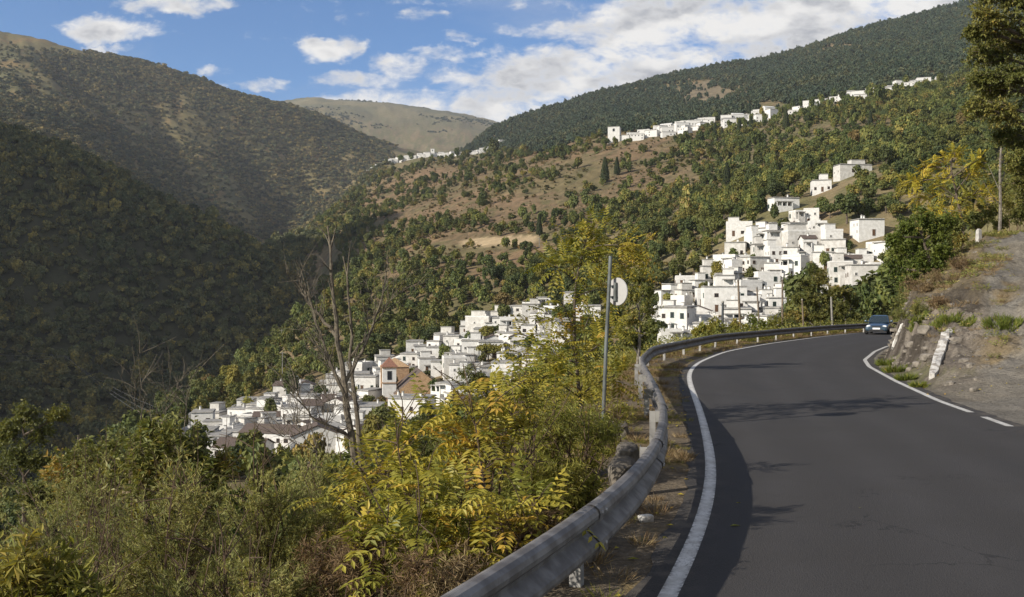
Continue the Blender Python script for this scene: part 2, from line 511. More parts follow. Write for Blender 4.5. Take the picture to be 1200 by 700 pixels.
# near ground
nn = fbm(GXX / 1.3, GYY / 1.3, 61, 5); ng = fbm(GXX / .5, GYY / .5, 63, 3)
near = sstep(115, 90, GYY)
lw = near * (TL > 0)
C = blend(C, lw, (.13, .10, .06))
C = blend(C, lw * sstep(-.05, .1, nn), (.19, .145, .075))
verge = lw * (q < .4)
C = blend(C, verge, (.15, .12, .085))
C = blend(C, verge * sstep(.0, .12, nn), (.20, .15, .075))
rw = near * (TL <= 0) * (GXX > xr(GYY) + .2)
C = blend(C, rw, (.175, .158, .132))                                               # gravel pull-out and track
C = blend(C, rw * sstep(-.02, .14, nn) * .7, (.135, .115, .09))
C = blend(C, rw * sstep(.03, .18, fbm(GXX / 3.1, GYY / 3.1, 64, 4)) * .6, (.21, .185, .145))
XT = np.array([np.interp(gY, sk, sa[:, 3, 0])]).T                                   # left rim of the track
face = rw * (zr > .03) * sstep(.3, -.4, GXX - XT) * sstep(24, 27, GYY)
C = blend(C, face, (.125, .105, .085))
C = blend(C, face * sstep(.04, .12, ng + nn * .6), (.20, .17, .135))
C = blend(C, face * sstep(-.02, -.14, nn), (.07, .058, .045))
C = blend(C, face * sstep(1.8, 3.0, zr + nn * 3) * .85, (.165, .13, .08))              # dry growth on the upper bank
C = blend(C, rw * (zr > .6) * sstep(-.6, .4, GXX - XT) * sstep(1.6, .6, GXX - XT) * sstep(-.02, .08, nn) * .8, (.175, .13, .07))
XT2 = np.array([np.interp(gY, sk, sa[:, 4, 0])]).T
C = blend(C, rw * sstep(0, 2, GXX - XT2), (.15, .11, .06))
toe = rw * (zr < .5) * sstep(25.5, 28, GYY) * sstep(.2, .5, GXX - xr(GYY)[...]) * (GXX < XT)
C = blend(C, toe * sstep(-.02, .10, nn) * .6, (.12, .12, .05))

tm = mat('land', rough=0.95, spec=0.1)
t = NT(tm.node_tree)
b = t.n['Principled BSDF']
pos = t.n.new('ShaderNodeNewGeometry').outputs['Position']
dist = t.n.new('ShaderNodeVectorMath'); dist.operation = 'LENGTH'
t.l.new(pos, dist.inputs[0])
near_f = t.mr(dist.outputs['Value'], 40, 140, 1, 0)
fine = t.noise(pos, 9.0, 6, .7); mid = t.noise(pos, 0.9, 5, .6); big = t.noise(pos, 0.09, 6, .65)
f = t.m('ADD', t.m('MULTIPLY', near_f, t.m('SUBTRACT', fine, .5)), t.m('MULTIPLY', t.m('SUBTRACT', 1, near_f), t.m('SUBTRACT', big, .5)))
f = t.m('ADD', t.m('MULTIPLY', f, 1.5), t.m('SUBTRACT', mid, .5))
val = t.m('ADD', 1.0, t.m('MULTIPLY', f, 1.1))
hs = t.n.new('ShaderNodeHueSaturation')
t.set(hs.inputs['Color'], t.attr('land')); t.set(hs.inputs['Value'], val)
# pale stones in the gravel
vor = t.n.new('ShaderNodeTexVoronoi'); vor.inputs['Scale'].default_value = 14
t.set(vor.inputs['Vector'], pos)
st = t.m('MULTIPLY', t.mr(vor.outputs['Distance'], .12, .2, 1, 0), t.m('MULTIPLY', near_f, t.mr(t.noise(pos, 2.3, 2), .5, .62)))
t.set(b.inputs['Base Color'], t.mix(t.m('MULTIPLY', st, .55), hs.outputs[0], (.34, .31, .27)))
t.set(b.inputs['Normal'], t.bump(t.m('ADD', fine, t.m('MULTIPLY', mid, 2)), 0.85, 0.14))
M_land = tm

nr, nc = GXX.shape
idx = np.arange(nr * nc).reshape(nr, nc)
mb = MB()
mb.add(np.stack([GXX, GYY, GZ], -1).reshape(-1, 3), np.stack([idx[:-1, :-1], idx[:-1, 1:], idx[1:, 1:], idx[1:, :-1]], -1).reshape(-1, 4))
terrain = mb.build('terrain', M_land, smooth=True, kind='structure')
ca = terrain.data.attributes.new('land', 'FLOAT_COLOR', 'POINT')
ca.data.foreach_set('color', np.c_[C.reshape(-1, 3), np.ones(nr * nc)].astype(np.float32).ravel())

# ------------------------------------------------------------------ road
def strip(line_a, line_b, ya, yb, n, z, name, material, width_sub=1):
    """a sheet between two plan curves that are each sampled n times"""
    A, B = line_a, line_b
    m = MB()
    k = width_sub + 1
    w_ = np.linspace(0, 1, k)[None, :, None]
    v = A[:, None] * (1 - w_) + B[:, None] * w_
    v = np.concatenate([v, np.full(v.shape[:2] + (1,), z)], -1).reshape(-1, 3)
    i = np.arange(len(A) - 1)[:, None] * k
    j = np.arange(k - 1)[None]
    m.add(v, np.stack([i + j, i + j + 1, i + k + j + 1, i + k + j], -1).reshape(-1, 4))
    return m


def offset(line, d):
    tg = np.gradient(line, axis=0)
    tg /= np.linalg.norm(tg, axis=1)[:, None]
    return line + np.c_[tg[:, 1], -tg[:, 0]] * d          # +d = to the right


asphalt = mat('asphalt', (.05, .05, .05), .85, 0, .25)
t = NT(asphalt.node_tree)
b = t.n['Principled BSDF']
pos = t.n.new('ShaderNodeNewGeometry').outputs['Position']
n1_ = t.noise(pos, 130, 3, .7); n2_ = t.noise(pos, .55, 5, .6); n3_ = t.noise(t.mapping(pos, (1.2, .12, 1)), 1.0, 4)
vor = t.n.new('ShaderNodeTexVoronoi'); vor.inputs['Scale'].default_value = 60
t.set(vor.inputs['Vector'], pos)
c = t.mix(t.mr(n1_, .3, .7), (.023, .0215, .0205), (.060, .0535, .0485))
c = t.mix(t.mr(t.noise(pos, 38, 4, .75), .5, .68, 0, .5), c, (.078, .074, .069))
c = t.mix(t.mr(n2_, .35, .7, 0, .55), c, (.046, .043, .042))
c = t.mix(t.mr(n3_, .5, .75, 0, .4), c, (.030, .029, .030))
c = t.mix(t.m('MULTIPLY', t.mr(vor.outputs['Distance'], .1, .22, 1, 0), t.mr(t.noise(pos, 18, 2), .55, .68, 0, .7)), c, (.15, .14, .13))
lat = t.attr('tint', 'Fac')
for w_c in (.17, .40, .60, .83):                       # polished wheel tracks
    g_ = t.m('SUBTRACT', 1, t.m('MULTIPLY', t.m('ABSOLUTE', t.m('SUBTRACT', lat, w_c)), 12), clamp=True)
    c = t.mix(t.m('MULTIPLY', g_, t.mr(n2_, .3, .6, .1, .5)), c, (.056, .052, .050))
c = t.mix(t.m('MULTIPLY', t.mr(t.m('ABSOLUTE', t.m('SUBTRACT', lat, .5)), .40, .5), t.mr(t.noise(pos, 2.2, 6, .65), .42, .68, 0, .8)), c, (.115, .098, .078))
ve = t.n.new('ShaderNodeTexVoronoi'); ve.feature = 'DISTANCE_TO_EDGE'; ve.inputs['Scale'].default_value = .42
wob = t.n.new('ShaderNodeVectorMath'); wob.operation = 'ADD'
t.set(wob.inputs[0], pos); t.set(wob.inputs[1], t.noise(pos, 1.6, 5, .6, col=True))
t.set(ve.inputs['Vector'], wob.outputs[0])
c = t.mix(t.m('MULTIPLY', t.mr(ve.outputs['Distance'], .002, .007, 1, 0), t.mr(t.noise(pos, .35, 2), .52, .6, 0, .7)), c, (.014, .013, .013))
t.set(b.inputs['Base Color'], c)
t.set(b.inputs['Normal'], t.bump(t.m('ADD', n1_, t.m('MULTIPLY', vor.outputs['Distance'], .6)), .6, .012))
n = len(LLINE)
m = strip(offset(LLINE, -.32), offset(RLINE, .30), 0, 0, n, 0.0, 'road', asphalt, 24)
m.t = [np.tile(np.linspace(0, 1, 25), n)]
# frayed edges
v = m.v[0].reshape(n, 25, 3)
v[:, 0, :2] += offset(LLINE, 1)[:, :] * 0 + (np.c_[fbm(v[:, 0, 0] * 2, v[:, 0, 1] * 2, 71, 3), np.zeros(n)] * .22)
v[:, 24, 0] += fbm(v[:, 24, 0] * 1.5, v[:, 24, 1] * 1.5, 72, 4) * .3
m.v[0] = v.reshape(-1, 3)
road = m.build('road', asphalt, kind='structure')

paint = mat('line_paint', (.7, .7, .68), .7)
t = NT(paint.node_tree)
b = t.n['Principled BSDF']
pos = t.n.new('ShaderNodeNewGeometry').outputs['Position']
wear = t.mr(t.noise(pos, 26, 6, .75), .51, .63)
big = t.mr(t.noise(pos, 1.3, 3), .35, .7)
edge_w = t.m('MULTIPLY', t.attr('tint', 'Fac'), t.mr(t.noise(pos, 11, 5, .7), .42, .58))
wear = t.m('MAXIMUM', t.m('MULTIPLY', wear, t.m('ADD', .25, t.m('MULTIPLY', big, .75))), edge_w)
c = t.mix(wear, (.58, .565, .53), (.075, .07, .066))
c = t.mix(t.mr(t.noise(pos, 3.5, 6, .65), .40, .68, 0, .65), c, (.30, .28, .245))
t.set(b.inputs['Base Color'], c)
m = strip(offset(LLINE, -.075), offset(LLINE, .08), 0, 0, n, .004, 'edge', paint, 6)
m.t = [np.tile(np.array([1, .45, .1, 0, .1, .45, 1.]), n)]
m.build('edge_line', paint, kind='structure')
rm = MB()


def ribbon(line, y0, y1, w_, z):
    sel = line[(line[:, 1] >= y0) & (line[:, 1] <= y1)]
    a, b_ = offset(sel, -w_ / 2), offset(sel, w_ / 2)
    v = np.concatenate([np.c_[a, np.full(len(a), z)], np.c_[b_, np.full(len(a), z)]])
    i = np.arange(len(a) - 1)
    k = len(a)
    return v, np.stack([i, i + k, i + k + 1, i + 1], -1)


RFINE = spline(RX_, RY_, 3000, 42)
for y0, y1 in ((20.55, 200), (18.2, 19.75), (15.6, 16.9), (13.0, 14.3), (10.4, 11.7), (7.6, 9.0)):
    v, fc = ribbon(RFINE, y0, y1, .15, .004)
    rm.add(v, fc, 0, .35)
rm.build('edge_line', paint, kind='structure')
# ------------------------------------------------------------------ words
ORD = 'first second third fourth fifth sixth seventh eighth ninth tenth eleventh twelfth thirteenth fourteenth fifteenth sixteenth seventeenth eighteenth nineteenth twentieth'.split()


def ordw(i):
    if i < 20: return ORD[i]
    t_ = ['twenty', 'thirty', 'forty', 'fifty', 'sixty', 'seventy', 'eighty', 'ninety'][(i + 1) // 10 - 2]
    r_ = (i + 1) % 10
    return {'twenty': 'twentieth', 'thirty': 'thirtieth', 'forty': 'fortieth', 'fifty': 'fiftieth', 'sixty': 'sixtieth', 'seventy': 'seventieth', 'eighty': 'eightieth', 'ninety': 'ninetieth'}[t_] if r_ == 0 else t_ + '-' + ORD[r_ - 1]


def pxpy(p):
    return CX + F * p[0] / p[1], HY - F * (p[2] - H) / p[1]


# ------------------------------------------------------------------ houses
wht = noisy('whitewash', (.64, .625, .595), (.54, .525, .495), 1.1, .9, .25, .03, spec=.1)
wht2 = noisy('weathered_whitewash', (.55, .53, .495), (.43, .41, .375), .8, .9, .3, .03, spec=.1)
launa = noisy('grey_clay_roof', (.31, .295, .27), (.20, .19, .17), 1.4, .95, .4, .04)
slate = noisy('slate_eave', (.16, .15, .14), (.09, .085, .08), 3, .9)
tile = noisy('brown_tile', (.13, .095, .075), (.07, .055, .048), 4, .9, .5, .05)
otile = noisy('orange_tile', (.42, .28, .16), (.28, .18, .10), 3, .9, .5, .05)
brick = noisy('tan_brick', (.38, .25, .15), (.27, .17, .10), 2.2, .9, .4, .03)
glass_d = mat('dark_pane', (.018, .019, .021), .4, 0, .25)
wood_b = noisy('brown_wood', (.12, .065, .035), (.07, .04, .025), 6, .7)
wood_g = noisy('green_shutter', (.04, .10, .07), (.03, .07, .05), 6, .7)
stone = noisy('grey_stone', (.24, .22, .19), (.14, .125, .105), 5, .95, .6, .05)
WALLS = [wht, wht, wht, wht2]


def win_mesh(w_, h_, fr, shut=None):
    m = MB()
    t_ = .09
    for sx_ in (-1, 1):
        m.box((sx_ * (w_ / 2 - t_ / 2), -.03, 0), (t_, .10, h_), 0)
    m.box((0, -.03, h_ / 2 - t_ / 2), (w_ - 2 * t_, .098, t_), 0)
    m.box((0, -.05, -h_ / 2), (w_ + .12, .16, .08), 0)
    m.box((0, -.03, 0), (.05, .07, h_ - t_), 0)
    f_ = m.mesh('window', fr)
    g = MB(); g.box((0, -.015, 0), (w_ - 2 * t_, .034, h_ - t_))
    return f_, g.mesh('pane', glass_d)


WIN = [win_mesh(.95, 1.15, wood_b), win_mesh(.8, 1.0, wht), win_mesh(1.25, 1.15, wood_b), win_mesh(.7, .75, wht2), win_mesh(1.0, 1.5, wood_g)]
dm = MB(); dm.box((0, -.03, 1.02), (1.0, .08, 2.04)); dm.box((0, -.05, 2.1), (1.25, .12, .12))
DOOR = dm.mesh('door', wood_b)
hm_ = MB(); hm_.box((.32, -.09, 1.0), (.05, .05, .16))
HANDLE = hm_.mesh('handle', slate)
cm = MB()
cm.lathe([(.36, -.5), (.34, .9), (.30, 1.25)], (0, 0, 0), 9, 0); cm.lathe([(.48, 1.25), (.48, 1.33), (.3, 1.42), (.12, 1.6)], (0, 0, 0), 9, 1)
CHIM = cm.mesh('chimney', [wht, launa])
cm = MB(); cm.box((0, 0, .3), (.7, .6, 1.7), 0); cm.box((0, 0, 1.2), (.9, .8, .1), 1)
CHIM2 = cm.mesh('chimney', [wht, slate])
cm = MB(); cm.tube([(0, 0, 0), (0, 0, 2.0)], .03, 5)
for k in range(5):
    cm.tube([(-.5, 0, 1.95 - .13 * k), (.5, 0, 1.95 - .13 * k)], .018, 4)
AERIAL = cm.mesh('aerial', mat('aerial_metal', (.4, .4, .4), .4, .8))


def roof_mesh(kind, w_, d_, h_, rs):
    m = MB()
    if kind == 'flat':
        tl = rs.uniform(.05, .35)
        v = np.array([[-1, -1, 0], [1, -1, 0], [1, 1, tl], [-1, 1, tl]], float) * [w_ / 2 + .28, d_ / 2 + .28, 1]
        lo = v.copy(); lo[:, 2] += .02
        hi = v.copy(); hi[:, 2] += .10
        f_ = np.array([[0, 3, 2, 1], [4, 5, 6, 7], [0, 1, 5, 4], [1, 2, 6, 5], [2, 3, 7, 6], [3, 0, 4, 7]])
        m.add(np.r_[lo, hi] + [0, 0, h_], f_, 1)
        s2 = np.array([.96, .96, 1])
        m.add(np.r_[v * s2 + [0, 0, .102], v * s2 * [.97, .97, 1] + [0, 0, .34 + rs.uniform(0, .12)]] + [0, 0, h_], f_, 0)
        return m, [launa, slate]
    if kind == 'terrace':
        p_ = rs.uniform(.45, .95)
        for sx_ in (-1, 1):
            m.box((sx_ * (w_ / 2 - .13), 0, h_ + p_ / 2), (.26, d_, p_), 1)
        for sy_ in (-1, 1):
            m.box((0, sy_ * (d_ / 2 - .13), h_ + p_ / 2 - .003), (w_ - .52, .26, p_), 1)
        m.box((0, 0, h_ + .06), (w_ - .52, d_ - .52, .12), 0)
        return m, [launa, wht]
    if kind in ('gable', 'side_gable', 'orange'):
        o_ = .35
        rise = .42 * (d_ if kind != 'gable' else w_) / 2
        x, y = w_ / 2 + o_, d_ / 2 + o_
        if kind == 'gable':
            v = [[-x, -y, 0], [x, -y, 0], [x, y, 0], [-x, y, 0], [0, -y, rise], [0, y, rise]]
            f_ = [[0, 4, 5, 3], [1, 2, 5, 4]]
            ends = [[-w_ / 2, -d_ / 2], [w_ / 2, -d_ / 2]], [[w_ / 2, d_ / 2], [-w_ / 2, d_ / 2]]
            apex = [[0, -d_ / 2], [0, d_ / 2]]
        else:
            v = [[-x, -y, 0], [x, -y, 0], [x, y, 0], [-x, y, 0], [-x, 0, rise], [x, 0, rise]]
            f_ = [[0, 1, 5, 4], [2, 3, 4, 5]]
            ends = [[-w_ / 2, -d_ / 2], [-w_ / 2, d_ / 2]], [[w_ / 2, d_ / 2], [w_ / 2, -d_ / 2]]
            apex = [[-w_ / 2, 0], [w_ / 2, 0]]
        v = np.array(v, float) + [0, 0, h_ + .03]
        for q_ in f_:
            a_ = v[q_]
            top = a_ + [0, 0, .2]
            m.add(np.r_[a_, top], np.array([[3, 2, 1, 0], [4, 5, 6, 7], [0, 1, 5, 4], [1, 2, 6, 5], [2, 3, 7, 6], [3, 0, 4, 7]]), 0)
        for (e, ap) in zip(ends, apex):
            m.add([[*e[0], h_], [*e[1], h_], [*ap, h_ + rise * .93]], [[0, 1, 2]], 1)
            m.add([[*e[0], h_], [*e[1], h_], [*ap, h_ + rise * .93]], [[2, 1, 0]], 1) if False else None
        return m, [otile if kind == 'orange' else tile, wht]


RN = {'flat': 'flat grey roof', 'terrace': 'walled roof terrace', 'gable': 'pitched brown roof, gable forward', 'side_gable': 'pitched brown roof', 'orange': 'orange tiled roof'}


def house(label, loc, w_, d_, h_, rz, kind, rs, group, nch=1, win=.8, porch=False, annex=0, aerial=False, name='village_house'):
    h = thing(name, label, 'house', loc, rz, group)
    wm = WALLS[rs.integers(4)]
    m = MB()
    m.box((0, 0, (h_ - 4) / 2), (w_, d_, h_ + 4), 0, jit=.07, rs=rs)
    if annex:
        aw, ah = w_ * rs.uniform(.35, .5), h_ * rs.uniform(.55, .75)
        m.box((annex * (w_ / 2 + aw / 2 - .05), rs.uniform(-.8, .8), (ah - 4) / 2), (aw, d_ * .8, ah + 4), 0, jit=.05, rs=rs)
    m.build('wall', wm, h)
    rm_, mats_ = roof_mesh(kind, w_, d_, h_, rs)
    if annex:
        rm_.box((annex * (w_ / 2 + aw / 2 - .02), 0, ah + .17), (aw + .25, d_ * .8 + 1.9, .26), 0)
    rf = rm_.build('roof', mats_, h)
    zt_ = h_ + {'flat': .3, 'terrace': .1, 'gable': .25 * w_ / 2, 'side_gable': .25 * d_ / 2, 'orange': .25 * d_ / 2}[kind]
    for k in range(nch):
        link('chimney', CHIM if rs.random() < .75 else CHIM2, rf, loc=(rs.uniform(-.4, .4) * w_, rs.uniform(-.25, .4) * d_, zt_))
    if aerial:
        link('aerial', AERIAL, rf, loc=(rs.uniform(-.35, .35) * w_, rs.uniform(-.1, .3) * d_, zt_))
    if annex == 0 and kind in ('flat', 'terrace') and rs.random() < .42:
        aw, ad, ah = w_ * rs.uniform(.35, .6), d_ * rs.uniform(.45, .7), rs.uniform(2.0, 2.8)
        am = MB()
        ax, ay = (w_ - aw) / 2 * rs.uniform(-.9, .9), (d_ - ad) / 2 * .7
        am.box((ax, ay, h_ + ah / 2 + .1), (aw, ad, ah + .2), 0, jit=.05, rs=rs)
        am.box((ax, ay, h_ + ah + .30), (aw + .35, ad + .35, .2), 1)
        am.build('roof_room', [wm, launa], h)
    nf = max(1, int(h_ // 2.75))
    px_ = rs.choice([-1, 1]) * w_ * .2
    doorx = rs.uniform(-.3, .3) * w_
    for sidn, (len_, off, ang) in enumerate(((w_, d_ / 2, 0), (d_, w_ / 2, PI / 2), (d_, w_ / 2, -PI / 2))):
        ncol = max(1, int(len_ // 2.5))
        kind_w = rs.integers(len(WIN))
        for fl in range(nf):
            for c_ in range(ncol):
                if rs.random() > (win if sidn == 0 else win * .7):
                    continue
                wx = (c_ + .5) / ncol * len_ - len_ / 2 + rs.uniform(-.25, .25)
                if sidn == 0 and fl == 0 and abs(wx - doorx) < 1.3:
                    continue
                kw = kind_w if rs.random() < .7 else rs.integers(len(WIN))
                wz = 1.55 + fl * (h_ - .6) / nf + rs.uniform(-.15, .15)
                if sidn == 0:
                    lc = (wx, -off - .02, wz)
                elif sidn == 1:
                    if annex == 1: continue
                    lc = (off + .02, wx, wz)
                else:
                    if annex == -1: continue
                    lc = (-off - .02, wx, wz)
                f_ = link('window', WIN[kw][0], h, loc=lc, rz=ang)
                link('pane', WIN[kw][1], f_)
    do = link('door', DOOR, h, loc=(doorx, -d_ / 2 - .03, 0))
    link('handle', HANDLE, do)
    if porch:
        pm = MB()
        pw, pd, ph = w_ * rs.uniform(.45, .7), 2.2, 2.7
        cx_ = (w_ - pw) / 2 * rs.choice([-1, 1]) * .9
        z0 = 0 if nf < 2 else (h_ - .6) / nf * (nf - 1)
        pm.box((cx_, -d_ / 2 - pd / 2, z0 + ph), (pw + .3, pd + .2, .28), 1)
        np_ = max(2, int(pw // 2.2) + 1)
        for k in range(np_):
            pm.box((cx_ - pw / 2 + .2 + (pw - .4) * k / (np_ - 1), -d_ / 2 - pd + .25, z0 + ph / 2 - .07), (.32, .32, ph - .14), 0)
        pm.box((cx_, -d_ / 2 - pd / 2, z0 / 2 - 2), (pw, pd, z0 + 4.02), 0)
        pm.box((cx_, -d_ / 2 - pd + .12, z0 + .45), (pw - .66, .12, .88), 0)
        pm.build('porch', [wm, launa], h)
    return h


HOUSE_SPOTS = []       # (x, y, radius) kept free of trees


def free(x, y, r=0):
    return all((x - a)**2 + (y - b_)**2 > (c_ + r)**2 for a, b_, c_ in HOUSE_SPOTS)


def rows(spec, village, group, rs, skip=.12, avoid=()):
    """terraced rows of houses; every row is counted from the left for its labels"""
    for ri, (Y, xa_, xb_) in enumerate(spec):
        px_ = xa_ + rs.uniform(0, 6)
        k = 0
        while px_ < xb_:
            w_ = rs.uniform(4.4, 8.2) if village[0] == 'u' else rs.uniform(4.6, 9.0)
            d_ = rs.uniform(6, 8.5)
            h_ = rs.choice([3.2, 5.0, 5.6, 6.0, 7.2], p=[.24, .28, .24, .16, .08])
            step_ = w_ / Y * F
            yy_ = Y + rs.uniform(-3.5, 3.5)
            c_ = px_ + step_ / 2
            if rs.random() < skip or any(a0 < c_ < a1 and b0 < yy_ < b1 for a0, a1, b0, b1 in avoid):
                px_ += step_ * .8
                continue
            p = onground(c_, yy_)
            fr = onground(c_, yy_ - d_ / 2)
            p[2] = min(p[2], fr[2]) - .2
            if not free(p[0], p[1], min(w_, d_) * .2):
                px_ += step_ * .5
                continue
            kind = rs.choice(['flat', 'terrace', 'side_gable', 'gable'], p=[.58, .32, .06, .04] if village[0] == 'u' else [.66, .22, .07, .05])
            nch = int(rs.choice([0, 1, 2], p=[.3, .5, .2]))
            porch = rs.random() < .34
            annex = int(rs.choice([0, -1, 1], p=[.68, .16, .16]))
            sz = 'low' if h_ < 4 else ('tall' if h_ > 7 else ('wide' if w_ > 11 else ('narrow' if w_ < 8 else 'two-storey')))
            rname = {'flat': 'flat-roofed', 'terrace': 'roof-terraced', 'gable': 'gabled', 'side_gable': 'brown-roofed'}[kind]
            lab = f"{sz} white {rname} house, {ordw(k)} from left in {ordw(ri)} row of the {village} village"
            house(lab, p, w_, d_, h_, rs.normal(-.12, .24), kind, rs, group, nch, porch=porch, annex=annex, aerial=rs.random() < .25)
            HOUSE_SPOTS.append((p[0], p[1], max(w_, d_) * .42))
            k += 1
            px_ += step_ * rs.uniform(.88, 1.12) + (abs(annex) * step_ * .3) + (rs.random() < .15) * rs.uniform(4, 16)


rs = np.random.default_rng(11)
GL, GU_ = 'white houses of the lower village', 'white houses of the upper village'
# landmarks of the lower village first
def spot(px_, Y, r_, dz=-.3):
    p = onground(px_, Y); p[2] += dz
    HOUSE_SPOTS.append((p[0], p[1], r_))
    return p


# church: tower, nave with a hipped tile roof, apse block
cp = onground(487, 312); cp[2] = H + (HY - 497) / F * 312
CHURCH_S = 1.2
ch = thing('village_church', 'brick and white church with square bell tower and orange tiled hip roof', 'church', cp, R(10))
ch.scale = [CHURCH_S] * 3
HOUSE_SPOTS.append((cp[0], cp[1], 10))
m = MB(); m.box((1.2, 4, 2.4), (12.4, 18, 12.8)); m.build('nave_wall', brick, ch)
m = MB()
x, y0, y1, zb_, zr_ = 7.4, -5.6, 13.5, 8.83, 15.0
v = np.array([[-x + 1.2, y0, zb_], [x + 1.2, y0, zb_], [x + 1.2, y1, zb_], [-x + 1.2, y1, zb_], [1.2, y0 + .25, zr_], [1.2, y1 - 3, zr_]])
m.add(v, [[0, 1, 4], [2, 3, 5]], 0); m.add(v, [[1, 2, 5, 4], [3, 0, 4, 5]], 1); m.add(v, [[3, 2, 1, 0]], 1)
m.build('nave_roof', [otile, tile], ch)
m = MB(); m.box((-5.0, 15, 6), (8, 6, 18), 0); m.add(np.array([[-9.3, 11.7, 15], [-.7, 11.7, 15], [-.7, 18.3, 15], [-9.3, 18.3, 15], [-5, 15, 17.6]]), [[0, 1, 4], [1, 2, 4], [2, 3, 4], [3, 0, 4]], 1)
m.build('transept', [brick, otile], ch)
tw = MB(); tw.box((-7.2, 1, 1.8), (3.9, 3.9, 11.6), 1); tw.box((-7.2, 1, 11.6), (3.7, 3.7, 8), 0); tw.box((-7.2, 1, 11.55), (4.2, 4.2, .3), 1); tw.box((-7.2, 1, 15.75), (4.3, 4.3, .3), 1)
two = tw.build('tower', [wht, brick], ch)
m = MB(); m.add(np.array([[-9.5, -1.3, 15.95], [-4.9, -1.3, 15.95], [-4.9, 3.3, 15.95], [-9.5, 3.3, 15.95], [-7.2, 1, 18.6]]), [[0, 1, 4], [1, 2, 4], [2, 3, 4], [3, 0, 4], [3, 2, 1, 0]])
m.build('tower_roof', noisy('red_tile', (.25, .12, .08), (.16, .085, .06), 3, .9), two)
m = MB()
for c_, dd in (((-7.2, -.86, 13.6), (1.2, .12, 2.4)), ((-5.34, 1, 13.6), (.12, 1.2, 2.4))):
    m.box(c_, dd)
    m.build('bell_opening', glass_d, two); m = MB()
rs = np.random.default_rng(5)
house('tall white block with flat roof and two rows of windows below the church', spot(483, 272, 9), 11.5, 9, 8.0, R(-16), 'flat', rs, GL, 3, win=.95)
house('wide white house with long pitched dark brown roof left of the bare tree', spot(320, 266, 9), 15.5, 9, 6.2, R(-14), 'side_gable', rs, GL, 1, win=.8)
house('white two-storey house with pitched brown roof just left of the bare trunk', spot(372, 246, 9), 13.5, 10, 6.6, R(12), 'gable', rs, GL, 1, win=.95)
house('white house with pitched brown roof lowest at the left edge of the village', spot(286, 248, 9), 13.0, 9, 5.6, R(-10), 'side_gable', rs, GL, 0, win=.9)
house('long low white house with flat roof at the far left end of the lower village', spot(246, 292, 8), 17, 8, 3.8, R(8), 'flat', rs, GL, 1, win=.9)
house('white cube house with flat grey roof high at the right end of the lower village', spot(564, 386, 8), 10.5, 9, 7.2, R(-22), 'terrace', rs, GL, 1, win=.5)
# landmarks of the upper village
house('broadest tall white house with flat roof in the middle of the upper village', spot(848, 292, 9), 13, 8, 7.6, R(-4), 'flat', rs, GU_, 2, win=.5)
house('tall white corner house with grey shaded side wall just above the guardrail', spot(794, 262, 8), 8, 10, 9.5, R(-26), 'flat', rs, GU_, 1, win=.75)
house('long white flat-roofed house alone among trees high above the upper village', spot(999, 424, 9), 15, 7, 4.4, R(6), 'flat', rs, GU_, 0, win=.5, porch=False)
house('small white house with pale roof below the lonely long house', spot(962, 412, 6), 8, 7, 5.0, R(-10), 'flat', rs, GU_, 1)
house('white house with long flat roof and open porch topmost in the upper village', spot(918, 392, 7), 11, 7, 4.4, R(8), 'flat', rs, GU_, 1, porch=True)
house('white house with blank walls and roof terrace below the topmost house', spot(866, 372, 7), 10, 7, 5.2, R(-12), 'terrace', rs, GU_, 1, win=.4)
house('wide white house with grey terrace roof above the roadside trees', spot(938, 338, 8), 12, 8, 5.4, R(4), 'terrace', rs, GU_, 1, win=.4)
house('white house with two slim white chimneys right of the roadside trees', spot(1016, 330, 8), 9, 8, 5.6, R(2), 'flat', rs, GU_, 2, win=.5)
house('white two-storey house with dark windows right above the oncoming car', spot(1018, 286, 9), 12, 9, 8.0, R(-8), 'flat', rs, GU_, 1, win=.9)
house('small white house glimpsed between the leaves left of the sign', spot(676, 380, 7), 10, 8, 5.6, R(-8), 'flat', rs, GL, 1, win=.6)
house('lower white house glimpsed through the yellow tree left of the sign', spot(690, 345, 7), 9, 8, 5.6, R(-8), 'flat', rs, GL, 1, win=.6)
for px_, Y_, r_ in ((990, 408, 8), (1003, 408, 8), (1012, 414, 7), (960, 398, 7), (912, 380, 7), (924, 380, 7), (866, 360, 6)):
    q_ = onground(px_, Y_); HOUSE_SPOTS.append((q_[0], q_[1], r_))
rs = np.random.default_rng(21)
rows([(246, 262, 520), (257, 256, 560), (267, 240, 590), (277, 230, 610), (287, 225, 630), (297, 222, 640), (307, 222, 648), (317, 222, 655), (327, 224, 655), (338, 240, 655), (349, 285, 655), (360, 335, 655), (372, 400, 655), (384, 475, 655), (397, 535, 645)],
     'lower', GL, rs, .10, avoid=((442, 524, 240, 332), (436, 535, 240, 268)))
rs = np.random.default_rng(22)
rows([(236, 770, 930), (244, 766, 1000), (252, 764, 1040), (261, 764, 1040), (270, 764, 1040), (279, 762, 1040), (288, 762, 1040), (297, 764, 1038), (306, 766, 1036), (315, 770, 1030), (325, 778, 1000), (335, 790, 985), (348, 812, 955), (362, 842, 950)],
     'upper', GU_, rs, .09)

